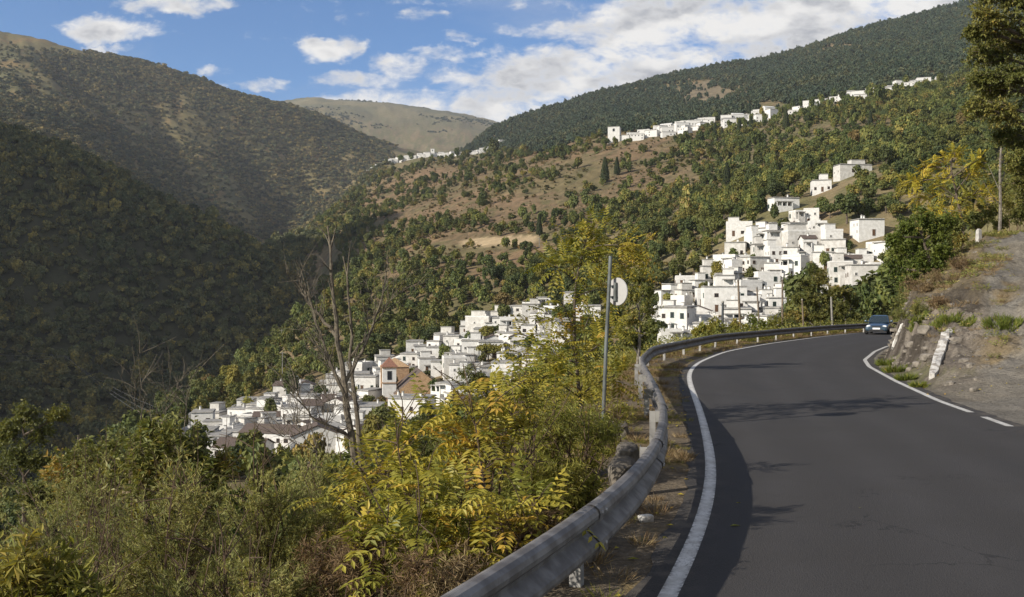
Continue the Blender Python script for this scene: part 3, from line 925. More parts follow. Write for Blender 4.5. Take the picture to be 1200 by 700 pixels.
# the two far villages: each house is one small mesh of walls, roof and window openings
def far_house(label, loc, w_, d_, h_, rz, rs, group, flat=True):
    m = MB()
    m.box((0, 0, (h_ - 5) / 2), (w_, d_, h_ + 5), 0, jit=.1, rs=rs)
    if flat:
        m.box((0, 0, h_ + .22), (w_ + .5, d_ + .5, .36), 1)
    else:
        m.add(np.array([[-w_ / 2 - .3, -d_ / 2 - .3, h_], [w_ / 2 + .3, -d_ / 2 - .3, h_], [w_ / 2 + .3, d_ / 2 + .3, h_], [-w_ / 2 - .3, d_ / 2 + .3, h_], [-w_ / 2 - .3, 0, h_ + 2], [w_ / 2 + .3, 0, h_ + 2]]), [[0, 1, 5, 4], [2, 3, 4, 5], [0, 4, 3], [1, 2, 5]], 1)
    for k in range(int(w_ // 3)):
        for fl in range(max(1, int(h_ // 3))):
            if rs.random() < .6:
                m.box(((k + .5) / int(w_ // 3) * w_ - w_ / 2, -d_ / 2 - .06, 1.7 + 2.9 * fl), (1.0, .16, 1.2), 2)
    m.box((rs.uniform(-.3, .3) * w_, .2 * d_, h_ + 1), (.8, .8, 1.6), 0)
    return m.build('village_house', [wht, wht if rs.random() < .35 else launa, glass_d], None, label=label, cat='house', group=group, loc=loc, rz=rz)


rs = np.random.default_rng(31)
GB, GC = 'houses of the hillside village', 'houses of the ridge village'
p = onground(720, 1042)
ct = thing('church_tower', 'square white church tower at the left end of the hillside village', 'church', p, R(-14))
m = MB(); m.box((0, 0, 6), (13, 12, 20)); m.box((9, 3, 1), (16, 14, 11)); m.build('tower', wht, ct)
m = MB(); m.box((0, 0, 16.25), (13.6, 12.6, .5)); m.box((9.3, 3, 6.8), (16.2, 14.6, .5)); m.build('roof', launa, ct)
m = MB(); m.box((0, -6.05, 12.6), (2.2, .2, 3.2)); m.build('bell_opening', glass_d, ct)
HOUSE_SPOTS.append((p[0], p[1], 12)); HOUSE_SPOTS.append((p[0] - 2, p[1] - 18, 10)); HOUSE_SPOTS.append((p[0] + 8, p[1] - 16, 9)); HOUSE_SPOTS.append((p[0], p[1] - 32, 8))
for rname, yo, segs in (('lowest', -62, [(778, 806), (850, 876), (1004, 1022)]), ('front', -36, [(742, 786), (800, 830), (846, 902), (1000, 1040)]), ('middle', -9, [(736, 800), (808, 832), (846, 904), (926, 950), (984, 1046), (1058, 1108)]), ('back', 9, [(752, 826), (850, 900), (930, 944), (958, 984), (992, 1050), (1064, 1110)]), ('topmost', 26, [(800, 830), (870, 900), (1050, 1108)])):
    k = 0
    for a0, a1 in segs:
        px_ = a0
        while px_ < a1:
            w_ = rs.uniform(8, 15)
            p = onground(px_ + 5, 1050 + yo + rs.uniform(-4, 4)); p[2] -= .5
            far_house(f"small distant white house, {ordw(k)} from left in the {rname} row of the hillside village", p, w_, rs.uniform(7, 10), rs.choice([4, 6, 6.5, 8.5]), rs.normal(-.15, .3), rs, GB, rs.random() < .8)
            HOUSE_SPOTS.append((p[0], p[1], w_ * .6))
            k += 1
            px_ += w_ / 1050 * F * rs.uniform(.8, 1.5)
for rname, yo, segs in (('front', -45, [(436, 508), (534, 576)]), ('middle', -20, [(431, 522), (528, 584)]), ('back', 4, [(430, 526), (536, 590)])):
    k = 0
    for a0, a1 in segs:
        px_ = a0
        while px_ < a1:
            w_ = rs.uniform(10, 18)
            p = onground(px_ + 3, 2000 + yo + rs.uniform(-6, 6)); p[2] -= .5
            far_house(f"tiny far white house, {ordw(k)} from left in the {rname} row of the ridge village", p, w_, rs.uniform(8, 11), rs.choice([7, 8, 10]), rs.normal(-.15, .3), rs, GC, rs.random() < .8)
            HOUSE_SPOTS.append((p[0], p[1], w_ * .6))
            k += 1
            px_ += w_ / 2000 * F * rs.uniform(.8, 1.2)
p = onground(507, 1996)
m = MB(); m.box((0, 0, 6), (8, 8, 20), 0); m.box((0, 0, 16.2), (8.6, 8.6, .4), 1); m.box((0, -4.05, 12.5), (1.8, .2, 3), 2)
m.build('church_tower', [wht, launa, glass_d], None, label='tiny white church tower rising from the ridge village', cat='church', loc=p)
print('houses', len([o for o in bpy.data.objects if o.name.startswith('village_house')]), 'objects', len(bpy.data.objects))

# ------------------------------------------------------------------ hillside trees
def ico(n=2):
    import bmesh
    bm = bmesh.new()
    bmesh.ops.create_icosphere(bm, subdivisions=n, radius=1)
    bm.verts.ensure_lookup_table()
    v = np.array([q_.co[:] for q_ in bm.verts]); f_ = np.array([[q_.index for q_ in fc.verts] for fc in bm.faces])
    bm.free()
    return v, f_


ICO = ico(2); ICO1 = ico(1)
UPV = np.array([0, 0, 1.0])


def clump_crown(rs, shape=(1, 1, .85), n_cl=9, n_leaf=60, leaf=.26, hull=.62, base=0.0, top=False):
    """a crown about one unit in radius standing on z = base: leaf clumps on an uneven body"""
    m = MB()
    for k in range(n_cl):
        d = rs.normal(size=3); d /= np.linalg.norm(d)
        d[2] = d[2] * .8 + .1
        c = d * rs.uniform(.25, .68)
        if k == 0: c = np.array([0, 0, .1])
        r_ = rs.uniform(.30, .52)
        tn = rs.uniform(.25, .75)
        S = np.array(shape)
        if hull:
            v = ICO1[0] * (r_ * hull * 1.25) * (1 + .25 * rs.normal(size=(len(ICO1[0]), 1))) + c
            m.add(v * S + [0, 0, base + shape[2]], ICO1[1], 0, tn - .05)
        dd = rs.normal(size=(n_leaf, 3)); dd /= np.linalg.norm(dd, axis=1)[:, None]
        dd[:, 2] = np.where(dd[:, 2] < -.3, -dd[:, 2], dd[:, 2])
        pos = (c + dd * r_ * rs.uniform(.7, 1.12, (n_leaf, 1))) * S + [0, 0, base + shape[2]]
        nr_ = dd + rs.normal(size=dd.shape) * .5
        ld = np.cross(nr_, rs.normal(size=dd.shape))
        m.leaves(pos, ld, nr_, leaf * rs.uniform(.7, 1.3, n_leaf), leaf * rs.uniform(.6, 1.0, n_leaf), np.clip(tn + rs.normal(0, .12, n_leaf), 0, 1))
    return m


rs = np.random.default_rng(77)
# leaf colours by kind of ground cover
G_sun = leafmat('slope_leaf', [(0, (.038, .055, .018)), (.4, (.062, .076, .022)), (.7, (.10, .105, .028)), (.92, (.15, .13, .035)), (1, (.16, .115, .04))], .25, .36, patch=.016, gain=1.5)
G_shade = leafmat('valley_leaf', [(0, (.044, .058, .030)), (.4, (.074, .084, .040)), (.75, (.105, .104, .048)), (1, (.20, .17, .05))], .15, .38, patch=.012, gain=1.45)
G_mtn = leafmat('mountain_leaf', [(0, (.034, .046, .030)), (.5, (.066, .072, .036)), (.75, (.12, .10, .042)), (1, (.15, .12, .05))], .12, .4, patch=.006, gain=1.6)
G_pine = leafmat('pine_leaf', [(0, (.024, .040, .026)), (.5, (.040, .056, .034)), (.85, (.062, .070, .036)), (1, (.09, .085, .038))], .1, .25, patch=.006)


def scatter(name, pts, sc, variants, seed):
    """one mass of ground cover: points that carry instances of a few crowns"""
    rs_ = np.random.default_rng(seed)
    me = bpy.data.meshes.new(name)
    n_ = len(pts)
    me.vertices.add(n_)
    me.vertices.foreach_set('co', np.asarray(pts, np.float32).ravel())
    a = me.attributes.new('sc', 'FLOAT_VECTOR', 'POINT'); a.data.foreach_set('vector', np.asarray(sc, np.float32).ravel())
    a = me.attributes.new('rz', 'FLOAT_VECTOR', 'POINT'); a.data.foreach_set('vector', np.c_[np.zeros((n_, 2)), rs_.uniform(0, 6.28, n_)].astype(np.float32).ravel())
    a = me.attributes.new('ix', 'INT', 'POINT'); a.data.foreach_set('value', rs_.integers(0, len(variants), n_).astype(np.int32))
    o = link(name, me, kind='stuff')
    cl = bpy.data.collections.new(name + '_kinds')
    for i, v in enumerate(variants):
        cl.objects.link(bpy.data.objects.new(f'{name}_kind_{i}', v))
    ng = bpy.data.node_groups.new(name, 'GeometryNodeTree')
    ng.interface.new_socket('Geometry', in_out='INPUT', socket_type='NodeSocketGeometry')
    ng.interface.new_socket('Geometry', in_out='OUTPUT', socket_type='NodeSocketGeometry')
    N, L = ng.nodes, ng.links
    gi, go = N.new('NodeGroupInput'), N.new('NodeGroupOutput')
    ip, ci = N.new('GeometryNodeInstanceOnPoints'), N.new('GeometryNodeCollectionInfo')
    ci.inputs['Collection'].default_value = cl
    ci.inputs['Separate Children'].default_value = True
    ci.inputs['Reset Children'].default_value = True

    def na(nm, ty):
        q_ = N.new('GeometryNodeInputNamedAttribute'); q_.data_type = ty; q_.inputs['Name'].default_value = nm
        return q_.outputs['Attribute']
    er = N.new('FunctionNodeEulerToRotation')
    L.new(na('rz', 'FLOAT_VECTOR'), er.inputs[0])
    L.new(gi.outputs[0], ip.inputs['Points']); L.new(ci.outputs[0], ip.inputs['Instance'])
    ip.inputs['Pick Instance'].default_value = True
    L.new(na('ix', 'INT'), ip.inputs['Instance Index']); L.new(er.outputs[0], ip.inputs['Rotation']); L.new(na('sc', 'FLOAT_VECTOR'), ip.inputs['Scale'])
    L.new(ip.outputs[0], go.inputs[0])
    md = o.modifiers.new('cover', 'NODES'); md.node_group = ng
    return o


# cover per square metre for every cell of the height field
cell = np.outer(np.diff(gY), np.diff(gu)) * ((gY[:-1] + gY[1:]) / 2)[:, None]
mid_ = lambda A: (A[:-1, :-1] + A[1:, 1:]) / 2
cx_, cy_, cpx, cpy = mid_(GXX), mid_(GYY), mid_(PXg), mid_(PYg)
vis = (SEEN[:-1, :-1] | SEEN[1:, 1:]) & (cpx > -160) & (cpx < 1330)
big_ = fbm(cx_ / 210, cy_ / 210, 81, 4); med = fbm(cx_ / 60, cy_ / 60, 83, 4); sml = fbm(cx_ / 22, cy_ / 22, 85, 3)
ridge_n = fbm(cx_ / 120, cy_ / 300, 87, 4)


def sample(dens, seed):
    rs_ = np.random.default_rng(seed)
    n_ = rs_.poisson(dens * cell * vis)
    i, j = np.nonzero(n_)
    k = n_[i, j]
    i, j = np.repeat(i, k), np.repeat(j, k)
    Y = gY[i] + rs_.random(len(i)) * (gY[i + 1] - gY[i])
    u_ = gu[j] + rs_.random(len(i)) * (gu[j + 1] - gu[j])
    x = u_ * Y
    return np.c_[x, Y, ground(x, Y)], rs_


S_HI = [clump_crown(rs, (1, 1, rs.uniform(.8, 1.5)), 9, 55, .30).mesh('crown', G_sun) for _ in range(5)]
S_VAL = [clump_crown(rs, (1, 1, rs.uniform(.75, 1.1)), 8, 34, .34).mesh('crown', G_shade) for _ in range(5)]
S_MTN = [clump_crown(rs, (1, 1, rs.uniform(.75, 1.05)), 6, 18, .42).mesh('crown', G_mtn) for _ in range(4)]
S_PIN = [clump_crown(rs, (1, 1, rs.uniform(.8, 1.3)), 6, 18, .42).mesh('crown', G_pine) for _ in range(4)]

# the big mountain on the left
Lm = sstep(470, 430, cpx) * (cy_ > 1350) * (cy_ < 3400)
cov = np.clip(.42 + big_ * 1.6 + med * 1.3 - 2.0 * mid_(rid - .05) + .55 * sstep(60, 0, cpy - np.interp(cpx, [0, 150, 300, 440], [58, 92, 128, 180])) * sstep(40, 110, cpx), 0.22, 1.15) * sstep(0, 14, cpy - np.interp(cpx, [0, 50, 100, 140], [46, 56, 60, 40]))
p_, r_ = sample(Lm * cov * .0135, 1)
s_ = r_.uniform(3.4, 7.6, len(p_)) * np.where(r_.random(len(p_)) < .1, 1.4, 1)
scatter('mountain_scrub', p_ - [0, 0, 1.2], np.c_[s_, s_, s_ * r_.uniform(.7, 1.0, len(p_))], S_MTN, 1); print('mountain', len(p_))
# the wooded spur in shade
Sp = (cy_ > 560) * (cy_ < 1400) * sstep(372, 352, cpx + (cpy - 330) * .15)
knoll = (cy_ < 780) * (cpx > 225)
cov = np.clip(1.0 + med * 1.2 + big_ * .8, .5, 1.3) * (1 - knoll)
p_, r_ = sample(Sp * cov * .030, 2)
s_ = r_.gamma(9, .46, len(p_))
scatter('valley_wood', p_ - [0, 0, .8], np.c_[s_, s_, s_ * r_.uniform(.85, 1.4, len(p_))], S_VAL, 2); print('spur', len(p_))
# the dark wood behind the hillside village up to the skyline
Fw = (cy_ > 1085) * (cy_ < 2750) * sstep(470, 540, cpx) * sstep(-4, 3, np.interp(cpx, [540, 570, 640, 700, 730, 1200], [172, 170, 172, 150, 152, 120]) - cpy + 6)
bald = np.exp(-(((cpx - 832) / 48)**2 + ((cpy - 112) / 18)**2)) + .8 * np.exp(-(((cpx - 985) / 26)**2 + ((cpy - 56) / 5)**2)) + .9 * np.exp(-(((cpx - 900) / 26)**2 + ((cpy - 128) / 7)**2))
cov = np.clip(1.0 + med * 1.2 + big_ * .8 - bald * 1.25, .03, 1.2)
p_, r_ = sample(Fw * cov * .017, 3)
s_ = r_.uniform(3.0, 5.8, len(p_))
scatter('pine_wood', p_ - [0, 0, 1.0], np.c_[s_, s_, s_ * r_.uniform(.9, 1.5, len(p_))], S_PIN, 3); print('pine', len(p_))
# far mountains: a little dark scrub
p_, r_ = sample((cy_ > 5200) * (cy_ < 7200) * sstep(.02, .22, big_ + fbm(cx_ / 600, cy_ / 600, 91, 3)) * .0016, 4)
s_ = r_.uniform(5, 10, len(p_))
scatter('far_scrub', p_ - [0, 0, 3], np.c_[s_, s_, s_ * .7], S_PIN, 4); print('far', len(p_))

# the sunny side of the valley: dense below and right, bushes dotted over the dry terraces
Sl = (((cy_ > 130) | ((cpx > 1090) & (cy_ > 57) & (cx_ > mid_(XT2 + 0 * GXX) + 1.5)) | ((cpx < 460) & (cy_ > 45))) & (cy_ < 2000)) * (1 - np.clip(Fw, 0, 1)) * (1 - (Sp * (1 - knoll) > .2)) * np.where(cpx < 225, cy_ < 560, cpx > 225) * ((cpx > 395) | (cy_ < 1000) | (cy_ > 1200) & (cpx > 300) & (cy_ < 1800))
brown_c = sstep(382, 440, cpx) * sstep(850, 740, cpx + (cpy - 200) * 1.0) * sstep(345, 270, cpy + (cpx - 500) * .14) * (cy_ > 470)
terr_c = np.exp(-(((cpx - 940) / 85)**2 + ((cpy - (158 - (cpx - 940) * .1)) / 19)**2)) * (cy_ > 560) * 1.15
fld = np.interp(cpx, [0, 1], [0, 0]) + mid_(field)
bare1 = np.exp(-(((cpx - 560) / 60)**2 + ((cpy - 298) / 10)**2)) + np.exp(-(((cpx - 1010) / 40)**2 + ((cpy - 268) / 12)**2)) + np.exp(-(((cpx - 560) / 28)**2 + ((cpy - 362) / 6)**2)) + .95 * np.exp(-(((cpx - 800) / 60)**2 + ((cpy - 217) / 10)**2)) + .8 * np.exp(-(((cpx - 890) / 40)**2 + ((cpy - 196) / 7)**2)) + .8 * np.exp(-(((cpx - 1040) / 40)**2 + ((cpy - 160) / 8)**2)) + .9 * np.exp(-(((cpx - 960) / 30)**2 + ((cpy - 275) / 10)**2)) + .7 * np.exp(-(((cpx - 1010) / 50)**2 + ((cpy - 190) / 10)**2))
band = np.sin(mid_(farz) / 8.5 + med * 5)                     # hedges along the terraces
cov = np.clip(1.15 + med * 1.9 + sml * .6, .12, 1.4)
sparse = np.clip(.04 + med * 1.1 + .20 * (band > .6) + sml * .25, .015, .8)
cov = cov * (1 - brown_c) + sparse * brown_c
cov = cov * (1 - .85 * np.clip(terr_c, 0, 1)) * (1 - .9 * np.clip(bare1, 0, 1)) * (1 - sstep(.2, .6, fld))
vil = np.maximum(np.exp(-(((cpx - 508) / 92)**4 + ((cy_ - 1920) / 150)**4)), .7 * np.exp(-(((cpx - 915) / 210)**4 + ((cy_ - 1000) / 55)**4)))
cov = cov * (1 - .85 * vil)
size_y = np.interp(cy_, [130, 500, 1000, 2000], [.022, .030, .022, .015])
p_, r_ = sample(Sl * cov * size_y, 5)
s_ = r_.gamma(9, .30, len(p_)) * np.interp(p_[:, 1], [50, 150, 500, 1000, 2000], [.62, .95, .9, 1.15, 1.7])
hx = np.array(HOUSE_SPOTS)
keep = np.ones(len(p_), bool)
for a0 in range(0, len(p_), 4000):
    q_ = p_[a0:a0 + 4000]
    d2 = (q_[:, None, 0] - hx[None, :, 0])**2 + (q_[:, None, 1] - hx[None, :, 1])**2
    keep[a0:a0 + 4000] = (d2 > (hx[None, :, 2] + s_[a0:a0 + 4000, None] * .55)**2).all(1)
ppx = CX + F * p_[:, 0] / p_[:, 1]
inv = ((p_[:, 1] > 245) & (p_[:, 1] < 400) & (((ppx > 218) & (ppx < 650)) | ((ppx > 764) & (ppx < 1000))))
keep &= ~((p_[:, 1] < 238) & (ppx > 745) & (ppx < 925))
keep &= ~inv | (r_.random(len(p_)) < .5)
p_, s_ = p_[keep], s_[keep]
ppx = CX + F * p_[:, 0] / p_[:, 1]
ppy = HY - F * (p_[:, 2] - H) / p_[:, 1]
# the largest that can be seen are trees of their own, the rest stay one mass
show = (ppx > -5) & (ppx < 1205) & (ppy - 1100 * s_ * 1.6 / p_[:, 1] < np.interp(ppx, [0, 150, 250, 420, 560, 640, 760, 1010, 1060, 1130, 1200], [470, 480, 520, 520, 480, 330, 385, 375, 240, 180, 130]))
app = np.where(show & (p_[:, 1] < 640), s_ / p_[:, 1], 0)
order = np.argsort(-app)[:230]
order = order[app[order] > 0]
rest = np.ones(len(p_), bool); rest[order] = False
sz3 = np.c_[s_ * r_.uniform(.75, 1.35, len(p_)), s_ * r_.uniform(.75, 1.3, len(p_)), s_ * r_.uniform(.7, 1.45, len(p_))]
scatter('slope_scrub', p_[rest] - [0, 0, .6], sz3[rest], S_HI, 5); print('slope', rest.sum(), len(order))

rest_p = np.clip(brown_c + .35, 0, 1) * (1 - .9 * vil) * (1 - sstep(.2, .6, fld)) * np.clip(.7 + med * 2.5 + sml * 2 + .5 * (band > .2), .1, 2)
p2, r2 = sample(((cy_ > 300) & (cy_ < 2000)) * (Sl > 0) * rest_p * np.interp(cy_, [300, 600, 1200, 2000], [.012, .017, .009, .004]), 15)
hx2 = np.array(HOUSE_SPOTS)
k2 = np.ones(len(p2), bool)
for a0 in range(0, len(p2), 4000):
    k2[a0:a0 + 4000] = (((p2[a0:a0 + 4000, None, :2] - hx2[None, :, :2])**2).sum(-1) > (hx2[None, :, 2] + .5)**2).all(1)
p2 = p2[k2]
s2_ = r2.gamma(5, .22, len(p2)) * np.interp(p2[:, 1], [300, 1000, 2000], [.9, 1.1, 1.6])
G_scrub = leafmat('dry_scrub_leaf', [(0, (.05, .06, .024)), (.4, (.09, .082, .034)), (.75, (.13, .095, .042)), (1, (.17, .11, .05))], .15, .3, patch=.02)
S_SCR = [clump_crown(rs, (1, 1, rs.uniform(.5, .8)), 5, 16, .5).mesh('crown', G_scrub) for _ in range(4)]
scatter('dry_scrub', p2 - [0, 0, .2], np.c_[s2_ * r2.uniform(.8, 1.5, len(p2)), s2_, s2_], S_SCR, 12); print('scrub', len(p2))

KINDS_ = [('dark green', [(0, (.028, .042, .016)), (.5, (.045, .060, .020)), (1, (.070, .080, .026))]),
          ('olive green', [(0, (.048, .060, .020)), (.5, (.075, .084, .024)), (1, (.105, .100, .030))]),
          ('yellow-green', [(0, (.080, .085, .022)), (.5, (.120, .115, .026)), (1, (.17, .14, .032))]),
          ('brownish', [(0, (.080, .065, .028)), (.5, (.110, .085, .034)), (1, (.15, .10, .04))])]
bark = noisy('bark', (.13, .10, .075), (.07, .055, .042), 14, .95, .6, .02)
TREE = []
for kn, stops in KINDS_:
    lm = leafmat(kn.replace(' ', '_') + '_leaf', stops, .28, .2, gain=1.45)
    for shp, dims in (('round', (1, 1, .95)), ('tall', (.72, .72, 1.35)), ('spreading', (1.2, 1.1, .72))):
        for v_ in range(2):
            cr = clump_crown(rs, dims, 13, 95, .21, .55, base=.35).mesh('crown', lm)
            tk = MB(); tk.tube([(0, 0, -.6), (.03, 0, .3), (.0, .04, .8), (.05, .02, 1.3)], [.085, .07, .05, .03], 6)
            TREE.append((kn, shp, cr, tk.mesh('trunk', bark)))
info = []
for i in order:
    x, y, z = p_[i]
    cpx_, cpy_ = ppx[i], ppy[i]
    if y < 236: zone = 'below the lower village' if cpx_ < 700 else 'behind the guardrail bend'
    elif 240 < y < 402 and 215 < cpx_ < 655: zone = 'among lower village houses'
    elif 240 < y < 402 and 760 < cpx_ < 1045: zone = 'among upper village houses'
    elif cpx_ < 350: zone = 'on the knoll by lower village'
    elif cpx_ < 640: zone = 'above the lower village'
    elif cpx_ < 790: zone = 'between the two villages'
    elif cpx_ < 1045: zone = 'above the upper village'
    else: zone = 'above the rock bank'
    if y < 130: zone = 'low on the valley slope' if cpx_ < 700 else 'close above the gravel track'
    kn_w = [.3, .46, .2, .04]
    kd = int(r_.choice(4, p=kn_w)); sh = int(r_.choice(3, p=[.5, .2, .3])); v_ = int(r_.integers(2))
    info.append((zone, kd, sh, v_, cpx_, i))
cnt = {}
for zone, kd, sh, v_, cpx_, i in sorted(info, key=lambda q_: q_[4]):
    kn, shp, crm, tkm = TREE[kd * 6 + sh * 2 + v_]
    k = cnt.get((zone, kd, sh), 0); cnt[zone, kd, sh] = k + 1
    o = thing('hillside_tree', f"{kn} {shp} tree {zone}, {ordw(k)} of its look from left", 'tree', p_[i], r_.uniform(0, 6.28), 'trees on the sunny slope')
    o.scale = [float(s_[i])] * 3
    link('trunk', tkm, o); link('crown', crm, o)

# dark conifers that stand out on the slope
cyp = leafmat('cypress_leaf', [(0, (.018, .028, .014)), (.5, (.030, .042, .018)), (1, (.05, .055, .022))], .15, .2)
CY = []
for k in range(3):
    m = MB()
    for j in range(16):
        zc = j / 15 * 2.6
        rr = .46 * (1 - (zc / 2.75)**1.6) + .05
        n_ = 60
        a = rs.uniform(0, 6.28, n_); dd = np.c_[np.cos(a), np.sin(a), rs.normal(.2, .3, n_)]
        m.leaves(np.c_[dd[:, :2] * rr * rs.uniform(.5, 1.1, (n_, 1)), zc + rs.uniform(-.12, .12, n_) + .25], dd * .4 + [0, 0, 1], dd, .28, .16, rs.uniform(.2, .8, n_))
    CY.append(m.mesh('crown', cyp))
tk = MB(); tk.tube([(0, 0, -.5), (0, 0, 1.2), (0, 0, 2.4)], [.09, .07, .03], 6); CYT = tk.mesh('trunk', bark)
for px, Y, hh, lab in ((866, 900, 17, 'tall dark cypress below the middle of the hillside village'), (880, 940, 13, 'shorter dark cypress right of the tall one below hillside village'), (921, 880, 18, 'lone dark cypress on the brown terraces under the hillside village'), (838, 930, 15, 'dark cypress left of the tall one below hillside village'), (846, 915, 11, 'small dark cypress beside the left cypress below hillside village'),
                       (709, 800, 20, 'tall dark conifer under the church tower of hillside village'), (723, 820, 15, 'dark conifer just right of the conifer under the church tower'), (852, 610, 14, 'dark pointed tree in the middle of the green slope'), (1020, 700, 13, 'dark pointed tree high in the green slope at right'), (632, 600, 13, 'dark pointed tree on the slope behind the yellow tree')):
    b_ = onground(px, Y)
    o = thing('cypress', lab, 'tree', b_, rs.uniform(0, 6), 'dark conifers on the slope')
    o.scale = [hh / 2.9 * rs.uniform(.8, 1.0)] * 2 + [hh / 2.9]
    link('trunk', CYT, o); link('crown', CY[int(rs.integers(3))], o)
# ------------------------------------------------------------------ guardrail
galv = noisy('galvanised_steel', (.22, .205, .19), (.125, .112, .10), 5.5, .55, .12, .01, metal=.25, world=True)
galv_d = noisy('post_steel', (.33, .32, .30), (.22, .21, .20), 5, .6, .1, .01, metal=.35, world=True)
rail = thing('guardrail', 'long grey steel guardrail curving along the outer edge of the road', 'guardrail', (float(xg(8)), 8, 0))
rl = spline(GX, GY, 4000, 48)
for _ in range(60):
    rl[1:-1] = (rl[:-2] + 2 * rl[1:-1] + rl[2:]) / 4
kk = np.exp(-0.5 * (np.arange(-90, 91) / 45.0)**2); kk /= kk.sum()
rl = np.c_[np.convolve(rl[:, 0], kk, 'valid'), np.convolve(rl[:, 1], kk, 'valid')]
sl_ = np.r_[0, np.cumsum(np.hypot(*np.diff(rl, axis=0).T))]
prof = np.array([(-.005, .700), (.020, .706), (.048, .698), (.072, .678), (.083, .650), (.078, .622), (.030, .578), (.006, .556), (.006, .534), (.030, .512), (.078, .468), (.083, .440), (.072, .412), (.048, .394), (.020, .388), (-.005, .394)])
prof[:, 1] = .71 - (.706 - prof[:, 1]) * 1.27; prof[:, 0] *= 1.3
back = prof[::-1] - [.012, 0]
prof = np.r_[prof, back]


def at_s(s_):
    p = np.array([np.interp(s_, sl_, rl[:, 0]), np.interp(s_, sl_, rl[:, 1])])
    q_ = np.array([np.interp(s_ + .05, sl_, rl[:, 0]), np.interp(s_ + .05, sl_, rl[:, 1])])
    tg = (q_ - p) / np.linalg.norm(q_ - p)
    return p, tg, np.array([tg[1], -tg[0]])


s0 = float(np.interp(7.95, rl[:, 1], sl_)) % 4.0
s_ = s0
bolt_m = MB(); bolt_m.lathe([(.018, 0), (.018, .012), (.008, .02)], (0, 0, 0), 6, 0, axis=0)
BOLT = bolt_m.mesh('bolt', galv_d)
inv_ = Matrix.Translation((-rail.location[0], -rail.location[1], 0))
org = np.array([rail.location[0], rail.location[1], 0])
while s_ < sl_[-1] - 4.2:
    m = MB()
    ss = np.linspace(s_ - .12, s_ + 4.0, 15)
    lift = np.r_[.005, np.zeros(14)]
    V = []
    for j, q_ in enumerate(ss):
        p, tg, nr_ = at_s(q_)
        pushed = .011 * (j < 2)
        V.append(np.c_[p[0] + nr_[0] * (prof[:, 0] + pushed), p[1] + nr_[1] * (prof[:, 0] + pushed), prof[:, 1] + pushed * .6])
    V = np.array(V); k = len(prof)
    i = np.arange(len(ss) - 1)[:, None] * k; j = np.arange(k)[None]; j2 = (j + 1) % k
    m.add(V.reshape(-1, 3) - org, np.stack([i + j, i + k + j, i + k + j2, i + j2], -1).reshape(-1, 4))
    bm_ = m.build('beam', galv, rail)
    ys_ = float(np.interp(s_, sl_, rl[:, 1]))
    if ys_ < 16:
        for ds, hz_ in ((-.06, .645), (-.06, .37), (.06, .645), (.06, .37)):
            p, tg, nr_ = at_s(s_ + ds)
            b_ = link('bolt', BOLT, bm_, loc=(p[0] + nr_[0] * .110 - org[0], p[1] + nr_[1] * .110 - org[1], hz_), rz=math.atan2(nr_[1], nr_[0]))
    p, tg, nr_ = at_s(s_ + .02)
    ang = math.atan2(tg[1], tg[0])
    pm = MB()
    c_ = p - nr_ * .13 - org[:2]
    # a C shaped post: web and two flanges, and the spacer that carries the beam
    def loc_box(a, l_, z_, d):
        q2 = c_ + tg * a + nr_ * l_
        pm.box((q2[0], q2[1], z_), d, 0, ang)
    loc_box(-.055, 0, .10, (.008, .10, .98)); loc_box(.0, -.046, .10, (.10, .008, .98)); loc_box(.0, .046, .10, (.10, .008, .98))
    post = pm.build('post', galv_d, rail)
    pm = MB(); loc_box(0, .092, .50, (.16, .078, .18)); pm.build('spacer', galv_d, post)
    s_ += 4.0

# ------------------------------------------------------------------ traffic sign seen from behind
sp = onground(705, 17.4)
sg = thing('traffic_sign', 'round traffic sign seen from behind on a leaning grey pole', 'sign', sp)
top = P(715.5, 301, 17.4) - sp
m = MB(); m.tube([(0, 0, -.4), top * .5, top], [.037, .035, .035], 10); m.lathe([(.037, 0), (.037, .012)], top, 10)
pole_m = noisy('grey_pole', (.15, .16, .155), (.09, .095, .09), 4, .5, metal=.4)
pl = m.build('pole', pole_m, sg, smooth=False)
dc = P(723, 342, 17.42) - sp
m = MB(); m.lathe([(.02, 0), (.255, 0), (.262, .012), (.255, .024), (.02, .024)], (0, 0, 0), 28, 0, axis=1)
sgm = mat('sign_back', (.52, .50, .47), .55, .2)
t = NT(sgm.node_tree); co_ = t.coord()
sx2 = t.n.new('ShaderNodeSeparateXYZ'); t.l.new(co_, sx2.inputs[0])
streak = t.m('MULTIPLY', t.mr(t.m('ABSOLUTE', t.m('SUBTRACT', t.m('ADD', sx2.outputs[0], t.m('MULTIPLY', t.noise(co_, 9, 4), .12)), .0)), .015, .05, 1, 0), t.mr(t.noise(co_, 14, 4), .35, .6))
t.set(t.n['Principled BSDF'].inputs['Base Color'], t.mix(t.m('MULTIPLY', streak, .8), t.mix(t.noise(co_, 6, 5), (.40, .385, .37), (.29, .28, .27)), (.22, .14, .13)))
d_ = m.build('sign_plate', sgm, sg, loc=dc, rz=R(-50))
m = MB(); m.box((-.01, -.03, 0), (.05, .05, .34)); m.box((-.06, -.035, .1), (.16, .014, .04)); m.box((-.06, -.035, -.1), (.16, .014, .04))
m.build('bracket', pole_m, d_)

